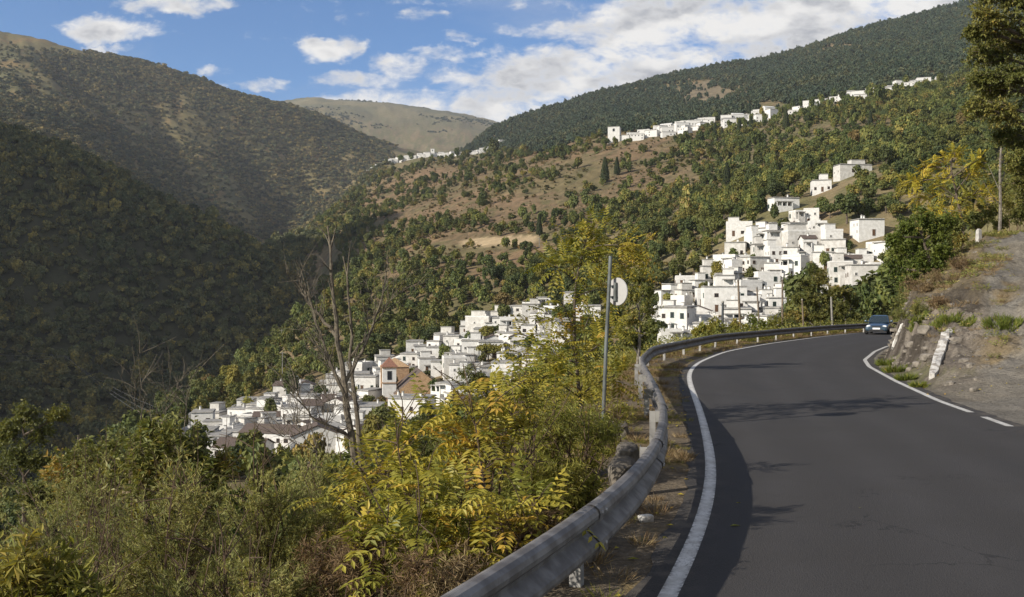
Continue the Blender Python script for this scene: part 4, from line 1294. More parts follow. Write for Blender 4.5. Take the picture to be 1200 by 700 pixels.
# ------------------------------------------------------------------ the oncoming car
carp = noisy('car_paint', (.045, .075, .105), (.04, .068, .096), 2, .28, metal=.35, spec=.5)
t = NT(carp.node_tree); carp.node_tree.nodes['Principled BSDF'].inputs['Coat Weight'].default_value = .7
blk = mat('black_plastic', (.018, .018, .02), .6); rub = mat('rubber', (.02, .02, .02), .9); alu = mat('alloy', (.45, .45, .46), .35, .9)
lens = mat('headlight_glass', (.75, .77, .78), .12, .1, .6); plate = mat('plate_white', (.75, .75, .73), .5); cgl = mat('car_glass', (.025, .035, .04), .06, 0, .6)
Yc = 72.4
xc = 30.9 / 0 if False else (1031 - 600) / F * Yc
p, q_ = np.array([xl(Yc), Yc]), np.array([xl(Yc + 3), Yc + 3])
tg = (q_ - p) / np.linalg.norm(q_ - p)
car = thing('car', 'dark blue hatchback coming round the bend in the far lane', 'car', (xc, Yc, .002), math.atan2(tg[1], tg[0]) - PI / 2 + R(8))


def loft(secs, n=28, pw=3.6):
    th = np.arange(n) * 2 * PI / n
    cx2 = np.sign(np.cos(th)) * np.abs(np.cos(th))**(2 / pw); sz2 = np.sign(np.sin(th)) * np.abs(np.sin(th))**(2 / pw)
    m = MB()
    V = [np.c_[hw * cx2 * (1 - .10 * np.clip(sz2, 0, 1)), np.full(n, y), (zb2 + zt2) / 2 + (zt2 - zb2) / 2 * sz2] for y, zb2, zt2, hw in secs]
    k = len(V)
    i = np.arange(k - 1)[:, None] * n; j = np.arange(n)[None]; j2 = (j + 1) % n
    m.add(np.concatenate(V), np.stack([i + j, i + j2, i + n + j2, i + n + j], -1).reshape(-1, 4))
    m.fl.append(np.arange(n)[::-1]); m.fc.append(np.array([n])); m.fm.append(np.array([0]))
    m.fl.append(np.arange(n) + (k - 1) * n); m.fc.append(np.array([n])); m.fm.append(np.array([0]))
    return m


m = loft([(-2.10, .30, .58, .62), (-2.04, .24, .66, .76), (-1.9, .21, .72, .82), (-1.5, .2, .80, .865), (-.95, .2, .88, .88), (-.6, .2, .95, .885), (.5, .2, .98, .885), (1.4, .2, .98, .87), (1.9, .22, .94, .83), (2.05, .3, .85, .76), (2.1, .4, .75, .65)])
# roof and pillars as one shell over the glass
gh = np.array([[-.76, -.92, .90], [.76, -.92, .90], [.78, 1.85, .93], [-.78, 1.85, .93], [-.60, -.08, 1.40], [.60, -.08, 1.40], [.58, 1.25, 1.40], [-.58, 1.25, 1.40]])
m.add(gh, np.array([[0, 1, 5, 4], [1, 2, 6, 5], [2, 3, 7, 6], [3, 0, 4, 7], [4, 5, 6, 7]]))
m.add(np.array([[-.56, .0, 1.40], [.56, .0, 1.40], [.54, 1.18, 1.40], [-.54, 1.18, 1.40], [-.45, .2, 1.445], [.45, .2, 1.445], [.43, 1.0, 1.44], [-.43, 1.0, 1.44]]), np.array([[0, 1, 5, 4], [1, 2, 6, 5], [2, 3, 7, 6], [3, 0, 4, 7], [4, 5, 6, 7]]))
m.build('body', carp, car)


def panel(name, quad, inset, mt, off=.012):
    q_ = np.array(quad, float); c_ = q_.mean(0)
    nr_ = np.cross(q_[1] - q_[0], q_[3] - q_[0]); nr_ /= np.linalg.norm(nr_)
    v = c_ + (q_ - c_) * inset
    m = MB(); m.add(np.r_[v - nr_ * .01, v + nr_ * off], np.array([[4, 5, 6, 7], [0, 1, 5, 4], [1, 2, 6, 5], [2, 3, 7, 6], [3, 0, 4, 7]]))
    return m.build(name, mt, car)


panel('windscreen', gh[[0, 1, 5, 4]], .90, cgl)
panel('rear_window', gh[[2, 3, 7, 6]], .85, cgl)
panel('side_window', gh[[1, 2, 6, 5]], .86, cgl)
panel('side_window', gh[[3, 0, 4, 7]], .86, cgl)
for sx_ in (-1, 1):
    m = MB()
    th = np.arange(12) * 2 * PI / 12
    o_ = np.c_[.17 * np.cos(th), np.zeros(12), .085 * np.sin(th) * (1 + .2 * np.cos(th) * sx_)]
    m.add(np.r_[o_ + [0, .16, 0], o_ * [1, 1, 1] + [0, -.06, 0], o_ * .6 + [0, -.10, 0]] + [sx_ * .55, -1.95, .62],
          [[a, (a + 1) % 12, (a + 1) % 12 + 12, a + 12] for a in range(12)] + [[a + 12, (a + 1) % 12 + 12, (a + 1) % 12 + 24, a + 24] for a in range(12)] + [[a + 24 for a in range(12)]])
    m.build('headlight', lens, car)
    m = MB(); m.lathe([(.02, -.07), (.09, -.05), (.10, .03), (.05, .07)], (0, 0, 0), 10, 0, axis=1)
    v = m.v[0]; v[:, 0] *= 1.1; v[:, 2] *= .75
    m.box((-sx_ * .08, .03, -.05), (.14, .05, .04))
    m.build('wing_mirror', carp, car, loc=(sx_ * .93, -.62, 1.0))
for sx_ in (-1, 1):
    for y_ in (-1.35, 1.3):
        w_ = link('wheel', None, car, loc=(sx_ * .78, y_, .31))
        m = MB(); m.lathe([(.20, -.10), (.29, -.105), (.31, -.07), (.31, .07), (.29, .105), (.20, .10)], (0, 0, 0), 20, 0, axis=0); m.build('tyre', rub, w_)
        m = MB(); m.lathe([(.05, .02), (.20, .02), (.205, .107), (.17, .112), (.06, .09)], (0, 0, 0), 14, 0, axis=0)
        if sx_ < 0:
            m.v[0][:, 0] *= -1
        m.build('rim', alu, w_)
m = MB(); m.box((0, -2.085, .60), (.62, .06, .075)); m.build('grille', blk, car)
m = MB(); m.box((0, -2.09, .34), (1.0, .07, .10)); m.box((0, -2.095, .25), (1.3, .06, .05)); m.build('air_intake', blk, car)
m = MB(); m.box((0, -2.135, .46), (.52, .03, .115)); m.build('number_plate', plate, car)

# ------------------------------------------------------------------ stones, slabs, posts, poles, cables
def hit(px, py, y0=4.0, y1=400.0):
    Y = np.geomspace(y0, y1, 6000)
    x = (px - CX) / F * Y
    z = H + (HY - py) / F * Y
    k = np.nonzero(ground(x, Y) >= z)[0]
    Yh = Y[k[0]] if len(k) else y1
    return np.array([(px - CX) / F * Yh, Yh, float(ground((px - CX) / F * Yh, Yh))])


rock_m = noisy('pale_rock', (.23, .20, .165), (.12, .105, .085), 3.5, .95, .8, .05)
white_rock = noisy('white_rock', (.50, .48, .445), (.24, .215, .185), 4.5, .9, .7, .05, contrast=(.42, .62))
old_stone = noisy('old_stone', (.15, .13, .105), (.075, .065, .052), 4.5, .95, .8, .05)
rs = np.random.default_rng(3)


def stone_mesh(d, rs, rough=.16, n=ICO, blocky=.6):
    v = n[0].copy()
    b_ = np.sign(v) * np.abs(v)**blocky
    b_ /= np.abs(b_).max(0)
    nz_ = fbm(v[:, 0] * 2 + rs.uniform(0, 90), v[:, 1] * 2 + v[:, 2] * 1.7, int(rs.integers(1e6)), 3)
    return b_ * (1 + rough * 2.4 * nz_[:, None]) * np.asarray(d) / 2


def rock(label, p, d, rz=0, m_=rock_m, sink=.25, name='rock', tilt=None):
    m = MB(); m.add(stone_mesh(d, rs), ICO[1])
    o = m.build(name, m_, None, label=label, cat='rock', loc=np.asarray(p) + [0, 0, d[2] * (.5 - sink)], rz=rz)
    if tilt: o.rotation_euler = (tilt[0], tilt[1], rz)
    return o


def side(Y, d):
    """a point d metres outside the rail"""
    p, tg, nr_ = at_s(float(np.interp(Y, rl[:, 1], sl_)))
    a = p - nr_ * d
    return np.array([a[0], a[1], float(ground(a[0], a[1]))])


rock('weathered squared parapet stone behind the guardrail where it curves', side(12.6, .48), (.36, .9, .40), R(-12), old_stone, sink=.2, name='parapet_stone')
rock('second weathered parapet stone just beyond the first behind the rail', side(14.1, .50), (.34, .8, .36), R(-8), old_stone, sink=.2, name='parapet_stone')
rock('brown parapet stone in the bushes beside the sign pole', side(16.8, .72), (.36, .8, .36), R(-6), old_stone, sink=.2, name='parapet_stone')
rock('flat pale stone half hidden in leaves behind the near rail splice', side(8.9, .42), (.55, .95, .34), R(-24), name='rock')
rock('dark rounded rock at the bottom edge behind the rail', side(6.3, .35), (.5, .6, .35), R(10), name='rock')
gp = hit(757, 611, 5, 30)
rock('small whitish stone lying on the dry verge under the rail', gp, (.17, .12, .1), .4, white_rock, name='loose_stone')
gp = hit(1141, 459, 8, 60)
rock('small dark stone lying at the edge of the gravel pull-out', gp, (.2, .16, .14), .2, name='loose_stone')
for px, py, s_c in ((1086, 420, .34), (1068, 405, .34), (1075, 428, .3), (1085, 388, .42), (1120, 400, .3), (1066, 434, .22)):
    gp = hit(px, py, 20, 70)
    lab = {1086: 'grey rock low in the bank between the two white slabs', 1096: 'grey rock beside the upper part of the broad white slab', 1068: 'grey rock in the bank just right of the narrow white slab',
           1075: 'grey rock at the foot of the bank above the green verge', 1122: 'grey rock jutting from the bank right of the broad white slab', 1085: 'largest grey rock high on the bank above the broad slab',
           1120: 'grey rock in loose soil near the gravel track rim', 1066: 'small grey rock on the verge at the foot of the bank', 1132: 'grey rock near the top of the bank by the track'}[px]
    rock(lab, gp, (s_c * 1.3, s_c, s_c * .8), rs.uniform(0, 3), sink=.42, name='bank_rock')


def slab(label, top_, bot_, w_, t_):
    a, b_ = hit(*bot_, 20, 60), hit(*top_, 20, 60)
    ax = b_ - a; L_ = np.linalg.norm(ax); ax /= L_
    sd_ = np.array([1.0, -.25, 0]); sd_ -= ax * sd_.dot(ax); sd_ /= np.linalg.norm(sd_)
    nn_ = np.cross(sd_, ax)
    if nn_[1] > 0: nn_ = -nn_
    n_ = 16
    rows_ = []
    for k in range(n_):
        f_ = k / (n_ - 1)
        c_ = a + ax * L_ * f_
        hw = w_ / 2 * (.8 + .4 * vnoise(np.array(k * .33), np.array(1.3), 5)) * (.6 if k in (0, n_ - 1) else 1)
        c_ = a + ax * L_ * f_ + nn_ * (.10 + .015 * math.sin(k * 1.3)) + sd_ * .03 * math.sin(k * .9)
        c_[2] = max(c_[2], float(ground(c_[0], c_[1])) + .10)
        c_ = c_ + nn_ * .05
        hw2 = hw * (.9 + .15 * rs.random())
        rows_ += [c_ - sd_ * hw - nn_ * t_, c_ - sd_ * hw * .9, c_ - sd_ * hw * .2 + nn_ * .03 * rs.random(), c_ + sd_ * hw2 * .8, c_ + sd_ * hw2 - nn_ * t_]
    i = np.arange(n_ - 1)[:, None] * 5; j = np.arange(4)[None]
    m = MB(); o_ = a
    m.add(np.array(rows_) - o_, np.r_[np.stack([i + j, i + j + 1, i + 6 + j, i + 5 + j], -1).reshape(-1, 4), np.array([[k * 5, k * 5 + 5, k * 5 + 9, k * 5 + 4] for k in range(n_ - 1)])])
    m.fl += [np.array([0, 1, 2, 3, 4])[::-1], np.arange(5) + (n_ - 1) * 5]; m.fc += [np.array([5]), np.array([5])]; m.fm += [np.array([0]), np.array([0])]
    m.build('rock_slab', white_rock, None, label=label, cat='rock', loc=o_)


slab('broad white rock slab leaning up the grey roadside bank', (1113, 390), (1092, 444), .27, .25)
slab('narrow white rock slab at the left edge of the roadside bank', (1057, 384), (1046, 411), .13, .2)

conc = noisy('concrete', (.42, .40, .37), (.30, .28, .26), 6, .9, .3, .02)
gp = hit(1147, 283, 30, 80)
m = MB(); m.box((0, 0, .2), (.24, .24, .7), 0, .3, taper=(.8, .8)); m.box((0, 0, .6), (.2, .2, .1), 0, .3, taper=(.4, .4))
m.build('marker_post', conc, None, label='short pale concrete post at the rim of the gravel track', cat='post', loc=gp)
wood_p = noisy('old_wood', (.19, .145, .105), (.10, .08, .06), 7, .9, .4, .02)
grey_w = noisy('grey_wood', (.25, .235, .21), (.16, .15, .135), 7, .9, .4, .02)
for px, yt, yb, Y, dx, r_, mt, lab in ((847, 355, 392, 66, 0, .11, 'd', 'dark steel post standing behind the rail at the left of the row of poles'),
                                       (870, 329, 389, 70, -5, .10, 'w', 'tall leaning brown wooden pole behind the far guardrail'),
                                       (892, 338, 389, 73, -5, .08, 'w', 'thin leaning brown pole second behind the far guardrail'),
                                       (917, 328, 388, 76, 0, .10, 'w', 'upright brown pole left of the roadside trees'),
                                       (943, 352, 388, 79, -3, .08, 'w', 'short pale pole in front of the roadside trees'),
                                       (977, 348, 388, 82, -3, .11, 'g', 'pale bare trunk-like pole under the roadside trees')):
    b_ = onground(px, Y); tp = P(px + dx, yt, Y) - b_
    o = thing('pole', lab, 'pole', b_)
    m = MB(); m.tube([(0, 0, -.5), tp * .5 + rs.normal(0, .03, 3), tp], [r_, r_ * .9, r_ * .75], 8)
    m.build('shaft', {'d': mat('dark_steel', (.07, .075, .08), .5, .6), 'w': wood_p, 'g': grey_w}[mt], o)
    if mt != 'g':
        m = MB(); m.lathe([(r_ * .95, 0), (r_ * .9, .08), (r_ * .3, .14)], tp, 8); m.build('cap', grey_w, o)
for px, yt, Y, lab in ((330, 386, 520, 'thin grey mast on the knoll left of the lower village'), (331, 412, 380, 'thin wooden pole behind the left end of the lower village'), (632, 322, 560, 'pale slim pole standing in the dark trees of the middle slope'), (478, 344, 560, 'short pale pole among trees above the lower village'), (1020, 168, 500, 'slender pole among the trees below the hillside village')):
    b_ = onground(px, Y); hgt = max(P(px, yt, Y)[2] - b_[2], 6)
    o = thing('utility_pole', lab, 'pole', b_)
    m = MB(); m.tube([(0, 0, -1), (0, 0, hgt)], [.22, .15], 7); m.build('shaft', grey_w, o)
    m = MB(); m.box((0, 0, hgt - .6), (2.2, .18, .18)); m.build('crossarm', grey_w, o)
# power line on the left
pb = hit(77, 436, 300, 1300)
pt = pb + [0, 0, 13]
o = thing('utility_pole', 'dark power pole carrying cables over the trees at the left', 'pole', pb)
m = MB(); m.tube([(0, 0, -1), (0, 0, pt[2] - pb[2])], [.22, .16], 7); m.build('shaft', wood_p, o)
m = MB(); m.box((0, 0, pt[2] - pb[2] - .5), (2.6, .12, .12)); m.build('crossarm', wood_p, o)
cab = mat('cable', (.30, .30, .31), .5, .3)
for k, (l_, y_l, r_e, y_r) in enumerate((('upper', 403, 240, 500), ('middle', 414, 232, 508), ('lowest', 425, 222, 512))):
    a, b_, c_ = P(-30, y_l, pb[1] * .92), pt + [(k - 1) * 1.3, 0, -.2 - .25 * k], P(r_e - 30, y_r - 12, 470)
    pts = []
    for u_, v_ in ((a, b_), (b_, c_)):
        for f_ in np.linspace(0, 1, 14):
            q_ = u_ * (1 - f_) + v_ * f_
            pts.append(q_ - [0, 0, 4 * f_ * (1 - f_) * .011 * np.linalg.norm(v_ - u_)])
    m = MB(); m.tube(np.array(pts), .04, 4)
    m.build('power_cable', cab, None, label=f'{l_} of the three thin power cables crossing the dark valley', cat='cable')
# ------------------------------------------------------------------ near plants
rs = np.random.default_rng(9)
twig_b = noisy('brown_twig', (.10, .065, .04), (.06, .04, .028), 20, .9)
bark_g = noisy('grey_bark', (.20, .175, .145), (.11, .095, .08), 9, .95, .6, .02)
L_ail = leafmat('yellow_compound_leaf', [(0, (.074, .094, .020)), (.35, (.15, .16, .030)), (.7, (.265, .24, .042)), (.92, (.38, .31, .055)), (1, (.38, .25, .05))], .42, .12, .45, gain=1.2)
L_gold = leafmat('gold_compound_leaf', [(0, (.13, .145, .025)), (.4, (.25, .235, .035)), (.75, (.38, .30, .04)), (1, (.42, .25, .035))], .42, .1, .45)
L_fea = leafmat('grey_green_needle', [(0, (.058, .068, .024)), (.5, (.118, .122, .044)), (.85, (.19, .165, .062)), (1, (.25, .19, .07))], .32, .14, .6, gain=2.25)
L_olive = leafmat('olive_leaf', [(0, (.05, .065, .020)), (.5, (.095, .105, .032)), (.85, (.15, .135, .04)), (1, (.24, .16, .045))], .35, .14, .5, gain=1.7)
L_will = leafmat('narrow_yellow_green_leaf', [(0, (.07, .085, .02)), (.45, (.14, .145, .032)), (.8, (.22, .19, .045)), (1, (.30, .22, .06))], .38, .14, .5, gain=1.5)
L_dark = leafmat('dark_tree_leaf', [(0, (.045, .055, .018)), (.5, (.080, .088, .026)), (.85, (.125, .115, .032)), (1, (.19, .14, .035))], .36, .12, .5, gain=1.6)
L_green = leafmat('green_leaf', [(0, (.055, .08, .018)), (.5, (.105, .13, .026)), (.85, (.16, .165, .034)), (1, (.25, .20, .04))], .36, .12, .5)
L_dry = leafmat('dry_stalk', [(0, (.10, .06, .035)), (.4, (.155, .11, .062)), (.75, (.23, .18, .105)), (1, (.32, .26, .16))], .25, .12, .7)


def cl(px, py, Y, r_):
    return P(px, py, Y), r_ / F * Y


def curve(a, b_, rs, bend=.12, n=5, up=.3):
    t_ = np.linspace(0, 1, n)[:, None]
    d = b_ - a
    L_ = np.linalg.norm(d)
    c_ = (a + b_) / 2 + rs.normal(0, bend * L_, 3) * [1, 1, .5] + [0, 0, up * L_ * .3]
    return a * (1 - t_)**2 + 2 * c_ * t_ * (1 - t_) + b_ * t_**2


def foliate(fm, path, style, rs, m_, L, W, tn):
    """leaves along one twig"""
    n = len(path)
    a, b_ = path[0], path[-1]
    d = b_ - a
    ln = np.linalg.norm(d) + 1e-6
    d = d / ln
    tt = rs.uniform(.2, 1.02, m_)
    seg = np.clip((tt * (n - 1)).astype(int), 0, n - 2)
    fr = (tt * (n - 1) - seg)[:, None]
    pos = path[seg] * (1 - fr) + path[seg + 1] * fr
    rv = rs.normal(size=(m_, 3))
    out = rv - d * (rv @ d)[:, None]
    out /= np.linalg.norm(out, axis=1)[:, None] + 1e-6
    if style == 'pinnate':
        for k in range(m_):
            ld = out[k] * .9 + d * .55 + np.array([0, 0, .25])
            ld /= np.linalg.norm(ld)
            lr_ = L * rs.uniform(.75, 1.25) * 4.2
            npair = int(rs.integers(6, 9))
            s_ = np.linspace(.18, 1, npair)
            droop = rs.uniform(.15, .55)
            spine = pos[k] + ld * (s_ * lr_)[:, None] - np.array([0, 0, 1]) * (droop * lr_ * s_**2)[:, None]
            tg = np.gradient(spine, axis=0)
            sd_ = np.cross(tg, UPV); sd_ /= np.linalg.norm(sd_, axis=1)[:, None] + 1e-6
            up_ = np.cross(sd_, tg); up_ /= np.linalg.norm(up_, axis=1)[:, None] + 1e-6
            tgn = tg / np.linalg.norm(tg, axis=1)[:, None]
            tk = np.clip(tn + rs.normal(0, .14), 0, 1)
            for sg_ in (-1, 1):
                dd = sd_ * sg_ + tgn * .45 - up_ * rs.uniform(.1, .5)
                fm.leaves(spine, dd, up_ + rs.normal(0, .15, spine.shape), L * rs.uniform(.8, 1.1, npair) * np.interp(s_, [0, .6, 1], [.8, 1.1, .75]), W * rs.uniform(.85, 1.15, npair), np.clip(tk + rs.normal(0, .07, npair), 0, 1))
            fm.leaves(spine[-1:], tgn[-1:], up_[-1:], L * .9, W, tk)
    elif style == 'needle':
        ld = out * .8 + d * .9
        fm.leaves(pos, ld, np.cross(ld, rs.normal(size=ld.shape)), L * rs.uniform(.6, 1.3, m_), W, np.clip(tn + rs.normal(0, .15, m_), 0, 1), fold=.05)
    else:
        ld = out + d * rs.uniform(.2, .9, (m_, 1)) + [0, 0, -.12]
        nr_ = UPV * .9 + rs.normal(0, .55, ld.shape)
        fm.leaves(pos, ld, nr_, L * rs.uniform(.6, 1.25, m_), W * rs.uniform(.7, 1.2, m_), np.clip(tn + rs.normal(0, .13, m_), 0, 1))


def plant(name, label, cat, base, clumps, style, leafm, rs, tw=26, per=14, L=.07, W=.03, r0=.03, trunk=None, barkm=None, group=None, sticks=0, tmean=.45):
    o = thing(name, label, cat, base, 0, group)
    base = np.asarray(base, float)
    wm_, fm = MB(), MB()
    barkm = barkm or twig_b
    if trunk is not None:
        tp = np.vstack([base - [0, 0, .3], *trunk])
        # smooth the trunk a little
        tpath = spline3(tp, 14)
        wm_.tube(tpath - base, np.linspace(r0, r0 * .35, len(tpath)), 8)
    for ci, (c, r_) in enumerate(clumps):
        if trunk is not None:
            dz = np.linalg.norm(tpath - (c - [0, 0, r_ * 1.2]), axis=1)
            a = tpath[max(2, int(np.argmin(dz)))]
        else:
            a = base + np.array([*rs.normal(0, .12, 2), -.1])
        limb = curve(a, c, rs, .10, 7, .5 if trunk is None else .25)
        wm_.tube(limb - base, np.linspace(r0 * (.45 if trunk is not None else .8), max(.004, r0 * .12), 7), 5)
        tn = np.clip(rs.normal(tmean, .12), .1, .9)
        k_ = max(4, int(tw * rs.uniform(.8, 1.2)))
        for k in range(k_):
            d = rs.normal(size=3); d /= np.linalg.norm(d)
            e = c + d * r_ * rs.uniform(.45, 1.12) * [1, 1, .9]
            s_ = limb[int(rs.integers(3, 7))]
            pth = curve(s_, e, rs, .12, 5, .25)
            wm_.tube(pth - base, np.linspace(max(.003, r0 * .10), .0018, 5), 3, cap=False)
            foliate(fm, pth - base, style, rs, per, L, W, tn)
    for k in range(sticks):
        c, r_ = clumps[int(rs.integers(len(clumps)))]
        e = c + rs.normal(0, .5, 3) * r_ + [0, 0, r_ * rs.uniform(.5, 1.25)]
        pth = curve(base + [*rs.normal(0, .15, 2), 0], e, rs, .07, 7, .4)
        wm_.tube(pth - base, np.linspace(.013, .004, 7), 5)
        for k2 in range(5):
            j = int(rs.integers(3, 6))
            wm_.tube(curve(pth[j], pth[j] + rs.normal(0, .22, 3) + [0, 0, .2], rs, .1, 4, .1) - base, [.006, .005, .004, .003], 4, cap=False)
    wm_.build('trunk' if trunk is not None else 'stem', barkm, o)
    fm.build('crown' if trunk is not None else 'foliage', leafm, o)
    return o


def spline3(p, n):
    p = np.asarray(p, float)
    s = np.r_[0, np.cumsum(np.linalg.norm(np.diff(p, axis=0), axis=1))]
    t_ = np.linspace(0, s[-1], n)
    q_ = np.stack([np.interp(t_, s, p[:, i]) for i in range(3)], 1)
    for _ in range(3):
        q_[1:-1] = (q_[:-2] + 2 * q_[1:-1] + q_[2:]) / 4
    return q_


def shrub(name, label, Y, px, cls, style, leafm, **k):
    b_ = onground(px, Y)
    return plant(name, label, 'shrub', b_, [cl(a, c, Y + rs.uniform(-.5, .5) * Y * .06, r_) for a, c, r_ in cls], style, leafm, rs, **k)


GS = 'bushes on the slope below the guardrail'
fk = dict(sticks=9, tw=42, per=46, L=.06, W=.0095, r0=.03, group=GS)
shrub('feathery_shrub', 'grey-green feathery shrub at the bottom left above yellow leaves', 10.5, 95, [(60, 625, 50), (110, 605, 55), (30, 640, 45), (85, 660, 55), (140, 640, 45)], 'needle', L_fea, **fk)
shrub('feathery_shrub', 'tallest grey-green feathery shrub with dark stems in the lower left', 9.5, 205, [(205, 570, 48), (170, 610, 55), (240, 600, 55), (205, 650, 60), (260, 655, 50), (150, 665, 50)], 'needle', L_fea, **fk)
shrub('feathery_shrub', 'grey-green feathery shrub below the white house with brown roof', 10.5, 315, [(300, 575, 40), (340, 585, 45), (285, 615, 50), (330, 630, 50), (365, 615, 40)], 'needle', L_fea, **fk)
shrub('feathery_shrub', 'dark grey-green feathery shrub at the bottom edge centre left', 7.6, 290, [(250, 690, 60), (310, 680, 60), (350, 700, 50), (200, 710, 60)], 'needle', L_fea, **fk)
shrub('feathery_shrub', 'grey-green feathery shrub at the foot of the bare tree', 12.5, 395, [(385, 560, 36), (420, 575, 36), (365, 550, 32), (400, 600, 40), (440, 600, 32)], 'needle', L_fea, **fk)
shrub('feathery_shrub', 'low feathery shrub in the bottom left corner behind yellow leaves', 8.6, 40, [(20, 690, 60), (80, 700, 55), (130, 705, 50), (-30, 660, 50)], 'needle', L_fea, **fk)
shrub('feathery_shrub', 'pale feathery shrub on the slope left of the tall feathery one', 14, 120, [(115, 560, 40), (80, 580, 40), (150, 575, 40), (50, 600, 40)], 'needle', L_fea, **fk)
lk = dict(sticks=5, tw=36, per=16, L=.12, W=.048, r0=.03, group=GS)
shrub('broadleaf_shrub', 'olive-brown broadleaf shrub with orange tip in front of the white roofs', 13, 205, [(165, 525, 30), (205, 508, 30), (238, 530, 32), (150, 550, 34), (195, 548, 38), (232, 560, 34), (262, 545, 24), (176, 500, 12)], 'leaf', L_olive, **lk)
shrub('broadleaf_shrub', 'rounded green-brown shrub left of the olive-brown one', 17, 110, [(95, 530, 28), (125, 522, 28), (75, 548, 28), (112, 556, 36), (140, 545, 26)], 'leaf', L_olive, **{**lk, 'tw': 50})
shrub('broadleaf_shrub', 'yellow-leaved shrub with long leaves at the bottom left corner', 7.2, 60, [(25, 655, 34), (70, 670, 36), (110, 690, 32), (10, 695, 40), (60, 712, 40)], 'leaf', L_will, tw=30, per=11, L=.13, W=.036, r0=.02, group=GS)
pk = dict(sticks=3, tw=5, per=4, L=.105, W=.036, r0=.022, group='yellow compound-leaved saplings')
sapl = (('tall yellow-leaved sapling left of the guardrail with ladder-like leaves', 9.4, 452, [(455, 535, 30), (480, 515, 32), (500, 495, 26), (440, 560, 32), (470, 565, 30)], .5),
        ('brightest yellow sapling right of the church in front of the village', 9.0, 560, [(545, 480, 30), (575, 465, 30), (600, 480, 28), (560, 510, 32), (590, 515, 28), (530, 505, 26)], .66),
        ('greenish-yellow sapling with dark red stem in the bottom centre', 8.2, 505, [(480, 575, 34), (515, 560, 34), (540, 585, 32), (500, 610, 36), (545, 620, 30)], .48),
        ('low yellow sapling close behind the near guardrail beam', 8.0, 590, [(580, 590, 26), (605, 620, 24), (560, 640, 28), (620, 590, 22)], .66),
        ('small green-leaved sapling low among the dry weeds', 7.4, 455, [(455, 620, 30), (430, 650, 32), (480, 650, 30), (500, 680, 30)], .32),
        ('yellow-green sapling left of the bare tree foot', 10.5, 420, [(415, 560, 26), (400, 590, 28), (430, 545, 22), (385, 610, 24)], .42),
        ('thin yellow sapling standing left of the sign tree', 12.0, 610, [(600, 440, 22), (620, 420, 20), (585, 455, 22), (625, 450, 22), (610, 475, 24)], .55))
for lab, Y, px, cls, tm_ in sapl:
    shrub('yellow_sapling', lab, Y, px, cls, 'pinnate', L_ail, tmean=tm_ + .1, **pk)
wk = dict(sticks=8, tw=38, per=22, L=.11, W=.017, r0=.02, group='narrow-leaved bushes by the rail')
shrub('narrow_leaf_bush', 'yellow-green narrow-leaved bush filling the bank below the sign pole', 13, 668, [(640, 500, 30), (672, 490, 32), (702, 505, 26), (650, 535, 34), (690, 540, 32), (625, 540, 28)], 'leaf', L_will, **wk)
shrub('narrow_leaf_bush', 'yellow-green narrow-leaved bush left of the rail above pale stone', 10.6, 655, [(625, 560, 32), (660, 560, 34), (690, 575, 24), (640, 595, 32), (600, 575, 28), (672, 600, 20)], 'leaf', L_will, **wk)
shrub('narrow_leaf_bush', 'slim narrow-leaved bush beside the parapet stones', 15, 716, [(715, 500, 18), (722, 525, 18), (708, 535, 18), (728, 480, 14)], 'leaf', L_will, **{**wk, 'tw': 26})
shrub('narrow_leaf_bush', 'greener narrow-leaved bush behind the yellow saplings', 12.5, 590, [(570, 540, 34), (600, 530, 32), (545, 560, 34), (585, 565, 34), (520, 545, 30)], 'leaf', L_olive, **wk)
shrub('narrow_leaf_bush', 'grey twiggy bush in front of the village right of bare trunk', 16, 470, [(440, 525, 26), (470, 515, 28), (500, 525, 28), (525, 515, 26), (455, 545, 30), (500, 550, 30)], 'leaf', L_olive, **{**wk, 'tw': 26})
shrub('narrow_leaf_bush', 'olive bush between the church and the yellow sign tree', 20, 610, [(560, 470, 26), (590, 455, 28), (620, 470, 30), (640, 490, 28), (600, 495, 30), (570, 500, 26), (548, 440, 16)], 'leaf', L_olive, **wk)
dk = dict(tw=34, per=16, L=.09, W=.010, r0=.012, group='dry weeds below the rail')
shrub('dry_weed', 'reddish-brown dry weed clump at the bottom centre', 7.4, 425, [(420, 625, 30), (440, 655, 34), (405, 660, 34), (430, 690, 36)], 'leaf', L_dry, **dk)
shrub('dry_weed', 'straw-coloured dry weed clump right of the reddish one', 7.0, 505, [(490, 660, 34), (520, 680, 36), (550, 660, 30), (480, 700, 40), (540, 690, 34)], 'leaf', L_dry, **dk)
shrub('dry_weed', 'brown dry weed clump left of the reddish one', 7.8, 375, [(370, 650, 32), (385, 690, 36), (350, 690, 34)], 'leaf', L_dry, **dk)
shrub('dry_weed', 'dry weed tuft close behind the nearest rail splice', 8.4, 632, [(620, 625, 22), (640, 610, 20), (600, 640, 24)], 'leaf', L_dry, **dk)

